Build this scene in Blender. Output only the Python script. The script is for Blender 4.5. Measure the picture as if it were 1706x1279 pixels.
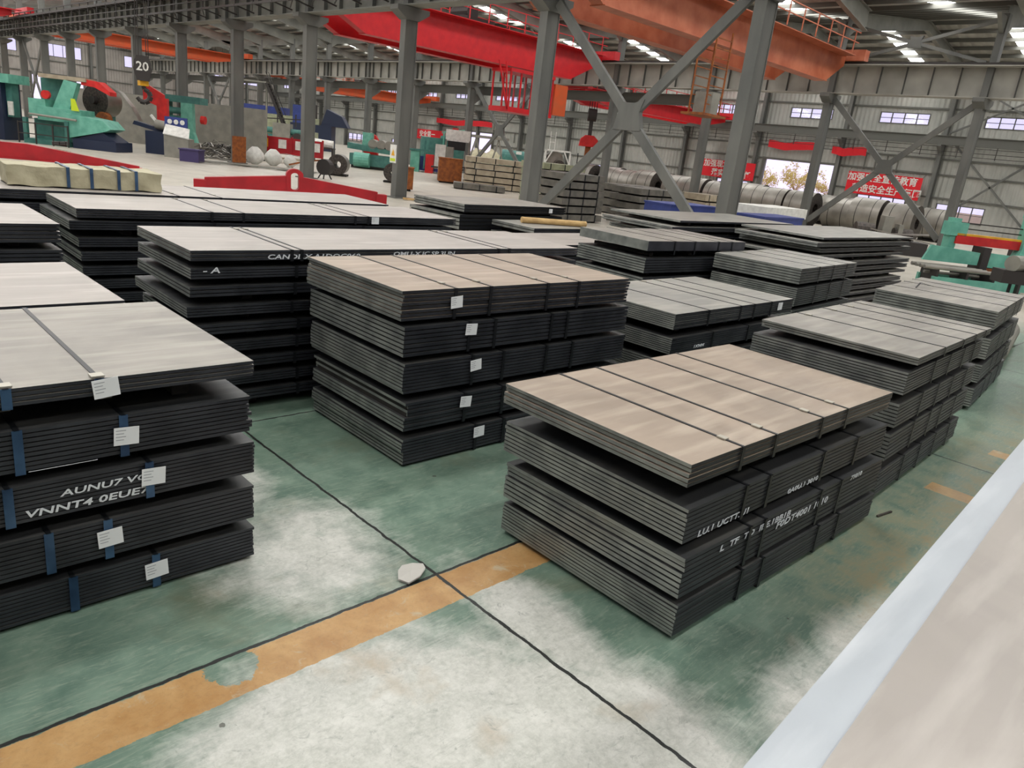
import bpy, bmesh, math, random
from mathutils import Vector, Matrix
random.seed(7)
for o in list(bpy.data.objects): bpy.data.objects.remove(o)
S=bpy.context.scene; C=S.collection
R=math.radians
# ------------------------------------------------------------------ camera
# world: +X and +Y are the two axes of the hall, the camera stands above the origin
FPX,PITCH,ROLL,YAW,CAMH=1232.0,.30758,-.11698,.77044,2.65
cp,sp,cr,sr=math.cos(PITCH),math.sin(PITCH),math.cos(ROLL),math.sin(ROLL)
fw=Vector((0,cp,-sp)); rt=Vector((1,0,0)); dn=fw.cross(rt)
r2=cr*rt+sr*dn; d2=-sr*rt+cr*dn
ax=Vector((math.sin(YAW),math.cos(YAW),0)); ay=Vector((-math.cos(YAW),math.sin(YAW),0)); az=Vector((0,0,1))
def hall(v): return Vector((v.dot(ax),v.dot(ay),v.dot(az)))
xr,yd,zf=hall(r2),hall(d2),hall(fw)
cam=bpy.data.cameras.new('camera'); co=bpy.data.objects.new('camera',cam); C.objects.link(co)
cam.sensor_width=36; cam.lens=FPX/1706*36; cam.clip_end=600; cam.clip_start=.05
co.matrix_world=Matrix(((xr.x,-yd.x,-zf.x,0),(xr.y,-yd.y,-zf.y,0),(xr.z,-yd.z,-zf.z,CAMH),(0,0,0,1)))
S.camera=co
# ------------------------------------------------------------------ light and exposure
w=bpy.data.worlds.new('sky'); S.world=w; w.use_nodes=True
nt=w.node_tree; bg=nt.nodes['Background']
tc=nt.nodes.new('ShaderNodeTexCoord'); sx=nt.nodes.new('ShaderNodeSeparateXYZ'); rp=nt.nodes.new('ShaderNodeValToRGB')
nt.links.new(tc.outputs['Generated'],sx.inputs[0]); nt.links.new(sx.outputs[2],rp.inputs[0]); nt.links.new(rp.outputs[0],bg.inputs[0])
rp.color_ramp.elements[0].color=(.84,.76,1,1); rp.color_ramp.elements[1].color=(.6,.64,1,1)
rp.color_ramp.elements[0].position=.0; rp.color_ramp.elements[1].position=.9
bg.inputs[1].default_value=1.4
S.view_settings.view_transform='Standard'; S.view_settings.look='None'
S.view_settings.exposure=-0.1; S.view_settings.gamma=1
S.view_settings.use_curve_mapping=False
SKYLIGHT=16.0
# ------------------------------------------------------------------ materials
def N(nt,t,**k):
    n=nt.nodes.new('ShaderNode'+t)
    for a,b in k.items(): setattr(n,a,b)
    return n
def srgb(r,g,b):
    f=lambda c:(c/255/12.92) if c<=10 else ((c/255+.055)/1.055)**2.4
    return (f(r),f(g),f(b),1)
def mat(name,col,rough=.6,metal=0,col2=None,scale=6,bump=0,bscale=40,stretch=(1,1,1),spec=.5,detail=5,lo=.35,hi=.65,emis=0):
    m=bpy.data.materials.new(name); m.use_nodes=True; nt=m.node_tree; b=nt.nodes['Principled BSDF']
    b.inputs['Base Color'].default_value=col; b.inputs['Roughness'].default_value=rough; b.inputs['Metallic'].default_value=metal
    b.inputs['Specular IOR Level'].default_value=spec
    tc=N(nt,'TexCoord'); mp=N(nt,'Mapping'); mp.inputs['Scale'].default_value=stretch
    geo=N(nt,'NewGeometry'); nt.links.new(geo.outputs['Position'],mp.inputs[0])
    if col2:
        no=N(nt,'TexNoise'); no.inputs['Scale'].default_value=scale; no.inputs['Detail'].default_value=detail
        nt.links.new(mp.outputs[0],no.inputs['Vector'])
        r=N(nt,'ValToRGB'); r.color_ramp.elements[0].position=lo; r.color_ramp.elements[1].position=hi
        r.color_ramp.elements[0].color=col; r.color_ramp.elements[1].color=col2
        nt.links.new(no.outputs[0],r.inputs[0]); nt.links.new(r.outputs[0],b.inputs['Base Color'])
    if bump:
        n2=N(nt,'TexNoise'); n2.inputs['Scale'].default_value=bscale; n2.inputs['Detail'].default_value=4
        nt.links.new(mp.outputs[0],n2.inputs['Vector'])
        bp=N(nt,'Bump'); bp.inputs['Strength'].default_value=bump; bp.inputs['Distance'].default_value=.02
        nt.links.new(n2.outputs[0],bp.inputs['Height']); nt.links.new(bp.outputs[0],b.inputs['Normal'])
    if emis:
        b.inputs['Emission Color'].default_value=col; b.inputs['Emission Strength'].default_value=emis
    return m
M={}
def plate_top(name,c1,c2,c3,rough=.42):
    """mill scale: blotches, long streaks"""
    m=bpy.data.materials.new(name); m.use_nodes=True; nt=m.node_tree; b=nt.nodes['Principled BSDF']; L=nt.links
    geo=N(nt,'NewGeometry')
    oi=N(nt,'ObjectInfo')
    off=N(nt,'VectorMath',operation='ADD'); sc=N(nt,'VectorMath',operation='SCALE'); sc.inputs['Scale'].default_value=9
    cmb=N(nt,'CombineXYZ'); L.new(oi.outputs['Random'],cmb.inputs[0]); L.new(oi.outputs['Random'],cmb.inputs[1]); L.new(cmb.outputs[0],sc.inputs[0])
    L.new(geo.outputs['Position'],off.inputs[0]); L.new(sc.outputs[0],off.inputs[1])
    n1=N(nt,'TexNoise'); n1.inputs['Scale'].default_value=.9; n1.inputs['Detail'].default_value=9; n1.inputs['Distortion'].default_value=1.4
    L.new(off.outputs[0],n1.inputs['Vector'])
    mp=N(nt,'Mapping'); mp.inputs['Scale'].default_value=(.7,5,5); L.new(off.outputs[0],mp.inputs[0])
    n2=N(nt,'TexNoise'); n2.inputs['Scale'].default_value=1.6; n2.inputs['Detail'].default_value=7; L.new(mp.outputs[0],n2.inputs['Vector'])
    r1=N(nt,'ValToRGB'); e=r1.color_ramp.elements; e[0].position=.3; e[0].color=c1; e[1].position=.7; e[1].color=c2
    L.new(n1.outputs[0],r1.inputs[0])
    r2=N(nt,'ValToRGB'); r2.color_ramp.elements[0].position=.5; r2.color_ramp.elements[1].position=.8
    L.new(n2.outputs[0],r2.inputs[0])
    mx=N(nt,'Mix',data_type='RGBA'); L.new(r2.outputs[0],mx.inputs['Factor']); L.new(r1.outputs[0],mx.inputs[6]); mx.inputs[7].default_value=c3
    L.new(mx.outputs[2],b.inputs['Base Color'])
    n3=N(nt,'TexNoise'); n3.inputs['Scale'].default_value=2.5; n3.inputs['Detail'].default_value=5; L.new(mp.outputs[0],n3.inputs['Vector'])
    mr=N(nt,'MapRange'); mr.inputs['To Min'].default_value=rough-.1; mr.inputs['To Max'].default_value=rough+.16; L.new(n3.outputs[0],mr.inputs['Value'])
    L.new(mr.outputs[0],b.inputs['Roughness']); b.inputs['Metallic'].default_value=.25
    return m
M['top_tan']=plate_top('mill_scale_tan',srgb(140,126,112),srgb(164,148,132),srgb(182,168,152))
M['top_grey']=plate_top('mill_scale_grey',srgb(122,118,112),srgb(150,145,136),srgb(170,165,155))
M['top_pale']=plate_top('mill_scale_pale',srgb(152,146,140),srgb(170,163,156),srgb(186,180,174))
M['top_cool']=plate_top('mill_scale_cool',srgb(138,137,132),srgb(160,158,150),srgb(180,177,168),.36)
M['top_rim']=plate_top('sheet_rim_light',srgb(176,182,188),srgb(190,196,202),srgb(206,210,214),.3)  # pale bluish colour stands in for the band of light along the sheet edge
M['top_gap_shade']=plate_top('covered_scale_gap_shade',srgb(50,52,54),srgb(66,66,66),srgb(84,82,78),.45)  # dirt plus the shade between bundles, put into the colour of covered tops
M['edge_shade']=mat('long_edge_shaded',srgb(42,44,50),.42,.35,srgb(60,62,68),4)  # long sides painted darker, as the faces turned from the light
M['edge_cut']=mat('short_edge_lit',srgb(112,114,112),.42,.3,srgb(148,150,144),5)  # short ends painted lighter, as the faces that catch more light
M['strap']=mat('strap_dark',srgb(34,36,40),.4,.5)
M['strap_blue']=mat('strap_blued',srgb(40,62,92),.35,.6,srgb(74,104,140),4)
M['buckle']=mat('bright_buckle',srgb(176,172,160),.4,.4)
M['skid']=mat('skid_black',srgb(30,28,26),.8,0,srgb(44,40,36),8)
M['paper']=mat('label_paper',srgb(226,228,230),.7)
M['print']=mat('label_print',srgb(150,152,158),.8)
M['paint_white']=mat('stencil_paint',srgb(212,216,220),.7)
M['steel_grey']=mat('structural_grey_paint',srgb(84,85,82),.6,0,srgb(104,104,99),1.2,0,40,(1,1,.3))
M['girder_grey']=mat('girder_grey_paint',srgb(108,108,102),.6,0,srgb(130,130,122),.8)
M['runway_paint']=mat('runway_girder_paint',srgb(138,136,128),.6,0,srgb(160,157,148),.8)
M['dark_steel']=mat('dark_steel',srgb(52,48,46),.6,.2)
M['crane_red']=mat('crane_red_paint',srgb(182,14,28),.45,0,srgb(200,24,32),2)
M['beam_red']=mat('spreader_red_paint',srgb(148,10,24),.45,0,srgb(170,16,30),2)
M['crane_orange']=mat('crane_orange_paint',srgb(200,78,30),.5,0,srgb(180,84,44),1.5)
M['crane_brown']=mat('crane_faded_orange',srgb(158,78,46),.5,0,srgb(182,104,72),1.2)
M['teal']=mat('machine_teal_paint',srgb(112,180,160),.5,0,srgb(88,156,138),3)
M['teal_dark']=mat('machine_dark_teal',srgb(52,104,98),.55,0,srgb(70,124,114),3)
M['navy']=mat('machine_navy',srgb(22,34,60),.55)
M['blue']=mat('blue_paint',srgb(38,54,116),.5,0,srgb(46,62,130),3)
M['yellow']=mat('yellow_paint',srgb(222,168,30),.5,0,srgb(204,146,22),3)
M['scrap_paper']=mat('grey_white_paper',srgb(184,181,174),.8)
M['lime']=mat('lime_paint',srgb(190,210,40),.5)
M['red']=mat('machine_red_paint',srgb(206,36,30),.5,0,srgb(180,24,24),3)
M['black']=mat('black_rubber',srgb(20,20,22),.7)
M['cabinet']=mat('cabinet_grey',srgb(136,134,124),.6,0,srgb(120,118,110),2)
M['white']=mat('white_sheet',srgb(222,222,216),.7,0,srgb(200,200,194),5)
M['wrap']=mat('wrapping_paper_tan',srgb(160,153,126),.75,0,srgb(178,171,144),3,.8,9)
M['coil']=mat('coil_steel',srgb(132,128,120),.38,.6,srgb(156,152,144),1.2)
M['coil_end']=mat('coil_side_dark',srgb(48,44,42),.5,.4,srgb(80,72,66),10)
M['tanboard']=mat('bundle_tan_sheet',srgb(150,138,118),.6,.1,srgb(172,160,138),3)
M['greenboard']=mat('bundle_green_grey',srgb(132,136,110),.6,.1,srgb(156,160,132),3)
M['greyboard']=mat('bundle_dark_grey',srgb(92,90,84),.5,.3,srgb(116,112,104),3)
M['rust']=mat('rusty_brown',srgb(116,62,30),.8,0,srgb(150,86,34),6)
M['banner']=mat('banner_red_cloth',srgb(208,22,36),.75)
M['purple']=mat('bin_purple',srgb(62,52,96),.6)
M['wood']=mat('raw_wood',srgb(196,164,112),.8,0,srgb(172,140,92),6)
M['bark']=mat('tree_bark',srgb(206,178,130),.9)
M['leaf']=mat('spring_leaf',srgb(240,234,130),.8,0,srgb(246,220,150),2)
def corr(name,c,c2,axis,freq=18,dist=.03,rough=.6,c3=None):
    m=mat(name,c,rough,0,c2,.7); nt=m.node_tree; b=nt.nodes['Principled BSDF']; L=nt.links
    g=N(nt,'NewGeometry'); s=N(nt,'SeparateXYZ'); L.new(g.outputs['Position'],s.inputs[0])
    a=N(nt,'Math',operation='MULTIPLY'); a.inputs[1].default_value=freq; L.new(s.outputs[axis],a.inputs[0])
    sn=N(nt,'Math',operation='SINE'); L.new(a.outputs[0],sn.inputs[0])
    bp=N(nt,'Bump'); bp.inputs['Strength'].default_value=1; bp.inputs['Distance'].default_value=dist
    L.new(sn.outputs[0],bp.inputs['Height']); L.new(bp.outputs[0],b.inputs['Normal'])
    return m
M['wall_side']=corr('wall_sheeting_side',srgb(156,157,150),srgb(172,171,164),1,16)
M['wall_end']=corr('wall_sheeting_end',srgb(150,144,138),srgb(164,158,152),0,16)
M['roof']=corr('roof_sheeting',srgb(150,148,140),srgb(170,168,160),1,9,.05)
M['girt']=mat('girt_grey',srgb(92,92,86),.6)
def glassy():
    m=bpy.data.materials.new('window_glass'); m.use_nodes=True; nt=m.node_tree; nt.nodes.clear()
    o=N(nt,'OutputMaterial'); t=N(nt,'BsdfTransparent'); g=N(nt,'BsdfGlossy'); g.inputs['Roughness'].default_value=.05; x=N(nt,'MixShader'); x.inputs[0].default_value=.08
    t.inputs[0].default_value=(.95,.96,1,1)
    nt.links.new(t.outputs[0],x.inputs[1]); nt.links.new(g.outputs[0],x.inputs[2]); nt.links.new(x.outputs[0],o.inputs[0]); return m
M['glass']=glassy()
def emit(name,col,s):
    m=bpy.data.materials.new(name); m.use_nodes=True; nt=m.node_tree; nt.nodes.clear()
    o=N(nt,'OutputMaterial'); e=N(nt,'Emission'); e.inputs[0].default_value=col; e.inputs[1].default_value=s; nt.links.new(e.outputs[0],o.inputs[0]); return m
M['skylight']=emit('translucent_roof_panel',(1,.99,.97,1),SKYLIGHT)
def floor_mat():
    m=bpy.data.materials.new('worn_green_floor'); m.use_nodes=True; nt=m.node_tree; b=nt.nodes['Principled BSDF']; L=nt.links
    g=N(nt,'NewGeometry'); s=N(nt,'SeparateXYZ'); L.new(g.outputs['Position'],s.inputs[0])
    def noise(sc,det=6,dis=0,rough=.5,stretch=None):
        n=N(nt,'TexNoise'); n.inputs['Scale'].default_value=sc; n.inputs['Detail'].default_value=det; n.inputs['Distortion'].default_value=dis; n.inputs['Roughness'].default_value=rough
        if stretch:
            mp=N(nt,'Mapping'); mp.inputs['Scale'].default_value=stretch; mp.inputs['Rotation'].default_value=(0,0,R(25)); L.new(g.outputs['Position'],mp.inputs[0]); L.new(mp.outputs[0],n.inputs['Vector'])
        else: L.new(g.outputs['Position'],n.inputs['Vector'])
        return n.outputs[0]
    def mth(op,a,b_=None,c=None,clamp=False):
        n=N(nt,'Math',operation=op); n.use_clamp=clamp
        for i,v in enumerate((a,b_,c)):
            if v is None: continue
            if isinstance(v,(int,float)): n.inputs[i].default_value=v
            else: L.new(v,n.inputs[i])
        return n.outputs[0]
    def ramp(v,p0,p1,c0=(0,0,0,1),c1=(1,1,1,1)):
        r=N(nt,'ValToRGB'); e=r.color_ramp.elements; e[0].position=p0; e[1].position=p1; e[0].color=c0; e[1].color=c1; L.new(v,r.inputs[0]); return r.outputs[0]
    def mix(f,a,c):
        n=N(nt,'Mix',data_type='RGBA')
        if isinstance(f,(int,float)): n.inputs['Factor'].default_value=f
        else: L.new(f,n.inputs['Factor'])
        for i,v in ((6,a),(7,c)):
            if isinstance(v,tuple): n.inputs[i].default_value=v
            else: L.new(v,n.inputs[i])
        return n.outputs[2]
    X,Y=s.outputs[0],s.outputs[1]
    # worn patches with shapes of their own: ellipses of bare concrete (x,y,rx,ry)
    bare=None
    for (px,py,rx,ry,k) in BARE:
        dx=mth('MULTIPLY',mth('SUBTRACT',X,px),1/rx); dy=mth('MULTIPLY',mth('SUBTRACT',Y,py),1/ry)
        d=mth('SQRT',mth('ADD',mth('MULTIPLY',dx,dx),mth('MULTIPLY',dy,dy)))
        v=mth('MULTIPLY',mth('SUBTRACT',1.25,d,clamp=True),k)
        bare=v if bare is None else mth('MAXIMUM',bare,v)
    n_big=noise(.9,7,.5,.6); n_mid=noise(4,8,.3,.65); n_fine=noise(26,6,0,.7); n_scr=noise(5,9,1.5,.75,(1,7,1))
    bm=mth('ADD',bare,mth('MULTIPLY',mth('SUBTRACT',n_big,.5),1.3)); bm=mth('ADD',bm,mth('MULTIPLY',mth('SUBTRACT',n_mid,.5),.6))
    bm=mth('ADD',bm,mth('MULTIPLY',mth('SUBTRACT',n_scr,.5),.45))
    barem=ramp(bm,.26,.76)
    green=mix(ramp(n_mid,.32,.68),srgb(80,104,91),srgb(114,136,120)); green=mix(ramp(n_scr,.5,.72),green,srgb(140,150,134)); green=mix(ramp(n_big,.56,.72),green,srgb(98,104,84))
    conc=mix(ramp(n_fine,.3,.7),srgb(166,167,158),srgb(200,200,192)); conc=mix(ramp(n_mid,.45,.75),conc,srgb(210,209,202)); conc=mix(ramp(n_scr,.56,.76),conc,srgb(156,160,150))
    conc=mix(ramp(noise(1.7,5),.6,.74),conc,srgb(170,156,134)); n_sp=noise(38,8,.6,.75); conc=mix(mth('MULTIPLY',ramp(n_sp,.5,.78),.6),conc,srgb(150,152,144)); conc=mix(ramp(noise(13,8,.8,.7),.58,.7),conc,srgb(150,152,144))
    near=mix(barem,green,conc)
    far=mix(ramp(n_big,.3,.7),srgb(160,155,143),srgb(184,178,165))
    # painted aisle edge: everything past the stacks is bare screed
    dfar=mth('MULTIPLY',mth('SUBTRACT',mth('ADD',mth('MULTIPLY',X,.55),Y),14.0),.5,clamp=True)
    col=mix(dfar,near,far)
    # olive worn paint in the right-hand aisle
    ol=mth('MULTIPLY',mth('SUBTRACT',X,4.2),.9,clamp=True); ol2=mth('MULTIPLY',mth('SUBTRACT',2.2,Y),1.0,clamp=True)
    col=mix(mth('MULTIPLY',mth('MULTIPLY',ol,ol2),ramp(mth('ADD',n_mid,mth('MULTIPLY',mth('SUBTRACT',n_scr,.5),.6)),.36,.6)),col,srgb(128,118,88))
    # orange lines
    wob=mth('MULTIPLY',mth('SUBTRACT',noise(9,6,.4,.7),.5),.045)
    Yw=mth('ADD',Y,wob)
    s1=mth('MULTIPLY',mth('GREATER_THAN',Yw,2.83),mth('LESS_THAN',Yw,3.115))
    wear=ramp(mth('ADD',n_scr,mth('MULTIPLY',mth('SUBTRACT',n_fine,.5),.5)),.62,.76)
    orange=mix(ramp(n_mid,.35,.7),srgb(164,122,72),srgb(190,154,104)); orange=mix(mth('MULTIPLY',ramp(n_sp,.5,.78),.5),orange,srgb(128,98,66)); orange=mix(ramp(noise(6,8,1,.7),.58,.68),orange,srgb(176,160,132))
    # a chip out of the line
    ch=mth('LESS_THAN',mth('ADD',mth('POWER',mth('SUBTRACT',X,1.35),2),mth('MULTIPLY',mth('POWER',mth('SUBTRACT',Yw,3.05),2),.8)),mth('MULTIPLY',noise(14,6,1.2,.7),.034))
    f1=mth('MULTIPLY',mth('MULTIPLY',s1,mth('LESS_THAN',X,4.4)),mth('SUBTRACT',1,mth('MULTIPLY',wear,.75)))
    f1=mth('MULTIPLY',f1,mth('SUBTRACT',1,ch))
    col=mix(f1,col,orange)
    s2=mth('MULTIPLY',mth('GREATER_THAN',mth('ADD',X,wob),7.55),mth('LESS_THAN',mth('ADD',X,wob),7.8))
    s2=mth('MULTIPLY',s2,mth('LESS_THAN',Y,1.7)); s3=mth('MULTIPLY',mth('GREATER_THAN',mth('ADD',X,wob),9.35),mth('LESS_THAN',mth('ADD',X,wob),9.6)); s3=mth('MULTIPLY',s3,mth('LESS_THAN',Y,1.6))
    f2=mth('MULTIPLY',mth('MAXIMUM',s2,s3),mth('SUBTRACT',.75,wear,clamp=True)); col=mix(f2,col,orange)
    # dark joints
    jw=mth('MULTIPLY',mth('SUBTRACT',noise(9,4),.5),.03)
    def joint(c,p,wd=.011):
        return mth('LESS_THAN',mth('ABSOLUTE',mth('SUBTRACT',mth('ADD',c,jw),p)),mth('ADD',wd*.55,mth('MULTIPLY',n_fine,wd)))
    j=mth('MAXIMUM',joint(X,2.735),joint(Y,3.13))
    j=mth('MAXIMUM',j,joint(Y,6.05)); j=mth('MAXIMUM',j,joint(X,8.7)); j=mth('MAXIMUM',j,joint(X,14.7)); j=mth('MAXIMUM',j,joint(Y,12.1))
    col=mix(j,col,srgb(28,30,28))
    # oil spots and scratches
    vo=N(nt,'TexVoronoi'); vo.inputs['Scale'].default_value=2.3; L.new(g.outputs['Position'],vo.inputs['Vector'])
    sp=mth('LESS_THAN',mth('ADD',vo.outputs['Distance'],mth('MULTIPLY',n_fine,.06)),.068)
    col=mix(mth('MULTIPLY',sp,.75),col,srgb(56,54,46))
    scr=ramp(noise(11,10,2.2,.8,(1,9,1)),.66,.74)
    col=mix(mth('MULTIPLY',scr,.35),col,srgb(70,74,66))
    L.new(col,b.inputs['Base Color'])
    rr=mth('ADD',.3,mth('MULTIPLY',n_mid,.3)); L.new(rr,b.inputs['Roughness'])
    bp=N(nt,'Bump'); bp.inputs['Strength'].default_value=.15; bp.inputs['Distance'].default_value=.01
    L.new(mth('SUBTRACT',n_fine,mth('MULTIPLY',j,3)),bp.inputs['Height']); L.new(bp.outputs[0],b.inputs['Normal'])
    return m
BARE=[(1.7,2.3,1.15,.75,1.2),(2.3,1.5,1.1,1.1,1.2),(2.3,3.9,.75,.8,.95),(2.1,5.1,.45,.9,.9),(2.9,2.3,.35,1.1,.9),(3.6,.95,.9,.5,.7),(4.6,1.1,1.2,.35,.7),(10,0,6,1.2,.5)]
M['floor']=floor_mat()
# ------------------------------------------------------------------ mesh helpers
class G:
    def __init__(s): s.v=[];s.f=[];s.m=[];s.cur=0
    def face(s,pts,m=None):
        i=len(s.v); s.v+= [tuple(p) for p in pts]; s.f.append(tuple(range(i,i+len(pts)))); s.m.append(s.cur if m is None else m); return s
    def box(s,x0,x1,y0,y1,z0,z1,m=None,mx=None,my=None):
        i=len(s.v); s.v+=[(x0,y0,z0),(x1,y0,z0),(x1,y1,z0),(x0,y1,z0),(x0,y0,z1),(x1,y0,z1),(x1,y1,z1),(x0,y1,z1)]
        m=s.cur if m is None else m; mx=m if mx is None else mx; my=m if my is None else my
        for q,mm in (((0,3,2,1),m),((4,5,6,7),m),((0,1,5,4),my),((2,3,7,6),my),((1,2,6,5),mx),((3,0,4,7),mx)):
            s.f.append(tuple(i+k for k in q)); s.m.append(mm)
        return s
    def prism(s,prof,axis,a,b,m=None):
        """2-D profile (u,v) swept along axis from a to b. axis x:(u,v)=(y,z) y:(x,z) z:(x,y)"""
        def P(u,v,t): return {'x':(t,u,v),'y':(u,t,v),'z':(u,v,t)}[axis]
        n=len(prof); i=len(s.v); s.v+=[P(u,v,a) for u,v in prof]+[P(u,v,b) for u,v in prof]; m=s.cur if m is None else m
        s.f.append(tuple(i+k for k in range(n))[::-1]); s.f.append(tuple(i+n+k for k in range(n))); s.m+=[m,m]
        for k in range(n): s.f.append((i+k,i+(k+1)%n,i+n+(k+1)%n,i+n+k)); s.m.append(m)
        return s
    def bar(s,p,q,wd,h=None,m=None,up=(0,0,1)):
        """rectangular bar from p to q; wd sideways, h along up"""
        h=h or wd; p=Vector(p); q=Vector(q); d=(q-p).normalized(); u=Vector(up)
        if abs(d.dot(u))>.98: u=Vector((1,0,0))
        a=d.cross(u).normalized()*(wd/2); b=a.cross(d).normalized()*(h/2)
        i=len(s.v); s.v+=[tuple(c+e) for c in (p,q) for e in (-a-b,a-b,a+b,-a+b)]; m=s.cur if m is None else m
        for f in ((0,1,2,3),(7,6,5,4),(0,4,5,1),(1,5,6,2),(2,6,7,3),(3,7,4,0)): s.f.append(tuple(i+k for k in f)); s.m.append(m)
        return s
    def cyl(s,p,q,r,n=12,m=None,r1=None,cap=None,hole=0):
        p=Vector(p); q=Vector(q); d=(q-p).normalized(); u=Vector((0,0,1)) if abs(d.z)<.9 else Vector((1,0,0))
        a=d.cross(u).normalized(); b=a.cross(d); r1=r if r1 is None else r1; m=s.cur if m is None else m; cap=m if cap is None else cap
        i=len(s.v)
        for c,rr in ((p,r),(q,r1)):
            for k in range(n):
                t=2*math.pi*k/n; s.v.append(tuple(c+a*math.cos(t)*rr+b*math.sin(t)*rr))
        for k in range(n): s.f.append((i+k,i+(k+1)%n,i+n+(k+1)%n,i+n+k)); s.m.append(m)
        if hole:
            j=len(s.v)
            for c in (p,q):
                for k in range(n):
                    t=2*math.pi*k/n; s.v.append(tuple(c+a*math.cos(t)*hole+b*math.sin(t)*hole))
            for k in range(n):
                k2=(k+1)%n
                s.f.append((i+k,i+k2,j+k2,j+k)); s.f.append((i+n+k,i+n+k2,j+n+k2,j+n+k)); s.f.append((j+k,j+k2,j+n+k2,j+n+k)); s.m+=[cap,cap,cap]
        else:
            s.f.append(tuple(i+k for k in range(n))[::-1]); s.f.append(tuple(i+n+k for k in range(n))); s.m+=[cap,cap]
        return s
    def path(s,pts,r,n=8,m=None):
        for a,b in zip(pts,pts[1:]): s.cyl(a,b,r,n,m)
        return s
    def ibeam(s,p,q,h,wd,tf=.03,tw=.02,m=None,up=(0,0,1)):
        p=Vector(p); q=Vector(q); u=Vector(up); d=(q-p).normalized(); b=d.cross(u).cross(d).normalized()
        s.bar(p+b*(h/2-tf/2),q+b*(h/2-tf/2),wd,tf,m,up); s.bar(p-b*(h/2-tf/2),q-b*(h/2-tf/2),wd,tf,m,up); s.bar(p,q,tw,h-2*tf,m,up); return s
    def mesh(s,name,mats):
        me=bpy.data.meshes.new(name); me.from_pydata(s.v,[],s.f)
        for k in mats: me.materials.append(M[k])
        me.polygons.foreach_set('material_index',s.m); me.update(); return me
    def build(s,name,mats,parent=None,loc=(0,0,0),rz=0,smooth=False):
        if isinstance(mats,str): mats=[mats]
        me=s.mesh(name,mats)
        if smooth:
            bm_=bmesh.new(); bm_.from_mesh(me); bmesh.ops.remove_doubles(bm_,verts=bm_.verts,dist=.0005); bm_.to_mesh(me); bm_.free()
            me.polygons.foreach_set('use_smooth',[True]*len(me.polygons)); 
            try: me.set_sharp_from_angle(angle=R(40))
            except Exception: pass
        o=bpy.data.objects.new(name,me); C.objects.link(o); o.location=loc; o.rotation_euler[2]=rz
        if parent: o.parent=parent
        return o
def box(name,x0,x1,y0,y1,z0,z1,m,parent=None): return G().box(x0,x1,y0,y1,z0,z1).build(name,m,parent)
def empty(name,loc=(0,0,0),rz=0):
    o=bpy.data.objects.new(name,None); C.objects.link(o); o.location=loc; o.rotation_euler[2]=rz; o.empty_display_size=.2; return o
def tag(o,label=None,cat=None,group=None,kind=None):
    if label: o['label']=label
    if cat: o['category']=cat
    if group: o['group']=group
    if kind: o['kind']=kind
    return o
def thing(name,label,cat,loc=(0,0,0),rz=0,group=None): return tag(empty(name,loc,rz),label,cat,group)
def copy_tree(o,parent=None):
    c=o.copy(); C.objects.link(c)
    if parent: c.parent=parent
    for ch in list(o.children): copy_tree(ch,c)
    return c
def text(s,name,size,m,parent,loc,rot,extrude=.002,align='CENTER',sx=1,shear=0):
    cu=bpy.data.curves.new(name,'FONT'); cu.body=s; cu.size=size; cu.offset=size*.018; cu.extrude=extrude; cu.align_x=align; cu.align_y='CENTER'; cu.shear=shear
    cu.materials.append(M[m]); cu.resolution_u=2; tmp=bpy.data.objects.new(name,cu); C.objects.link(tmp); bpy.context.view_layer.update()
    me=bpy.data.meshes.new_from_object(tmp.evaluated_get(bpy.context.evaluated_depsgraph_get())); bpy.data.objects.remove(tmp)
    o=bpy.data.objects.new(name,me); C.objects.link(o); o.location=loc; o.rotation_euler=rot; o.scale=(sx,1,1)
    if parent: o.parent=parent
    return o
# ------------------------------------------------------------------ the hall
X1,X2,X3=19.74,44.5,68.3; YE=134.0; XW,YS=-5.0,-12.0
ROW1=[11.4+8.0*k for k in range(-2,16)]; ROW2=[12.6+7.9*k for k in range(-2,16)]
RAILZ=9.1; GB=7.6
fl=box('floor',XW-3,X3+.2,YS,YE,-.3,0,'floor'); tag(fl,kind='structure')
out=box('trim_1',X3+.2,200,-60,200,-.4,-.15,'wood'); tag(out,kind='structure')
def wall(name,axis,c,th,lo,hi,z0,z1,holes,m):
    g=G(); us=sorted({lo,hi}|{h[0] for h in holes}|{h[1] for h in holes}); zs=sorted({z0,z1}|{h[2] for h in holes}|{h[3] for h in holes})
    for a,b in zip(us,us[1:]):
        for p,q in zip(zs,zs[1:]):
            uc,zc=(a+b)/2,(p+q)/2
            if any(h[0]<uc<h[1] and h[2]<zc<h[3] for h in holes): continue
            if axis=='x': g.box(c,c+th,a,b,p,q)
            else: g.box(a,b,c,c+th,p,q)
    return tag(g.build(name,m),kind='structure')
# side wall (far right) openings: (y0,y1,z0,z1)
WC=[21.2+8.05*k for k in range(-2,15)]         # wall column positions
hiw=[(c+1.6,c+5.6,8.1,9.0) for c in WC]
loww=[(17.0,20.6,0.9,2.2),(23.0,27.1,0.9,2.2),(37.6,41.2,0.9,2.1),(46.2,50.6,.9,1.9),(53.6,58.2,.9,1.9),(93,97.4,.8,1.9),(104.5,109.5,.8,2.0)]
doors=[(29.6,36.3,0,4.3),(74.9,82,0,4.0)]
ws=wall('wall_right','x',X3,.15,YS,YE,0,12.3,hiw+loww+doors,'wall_side')
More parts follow.
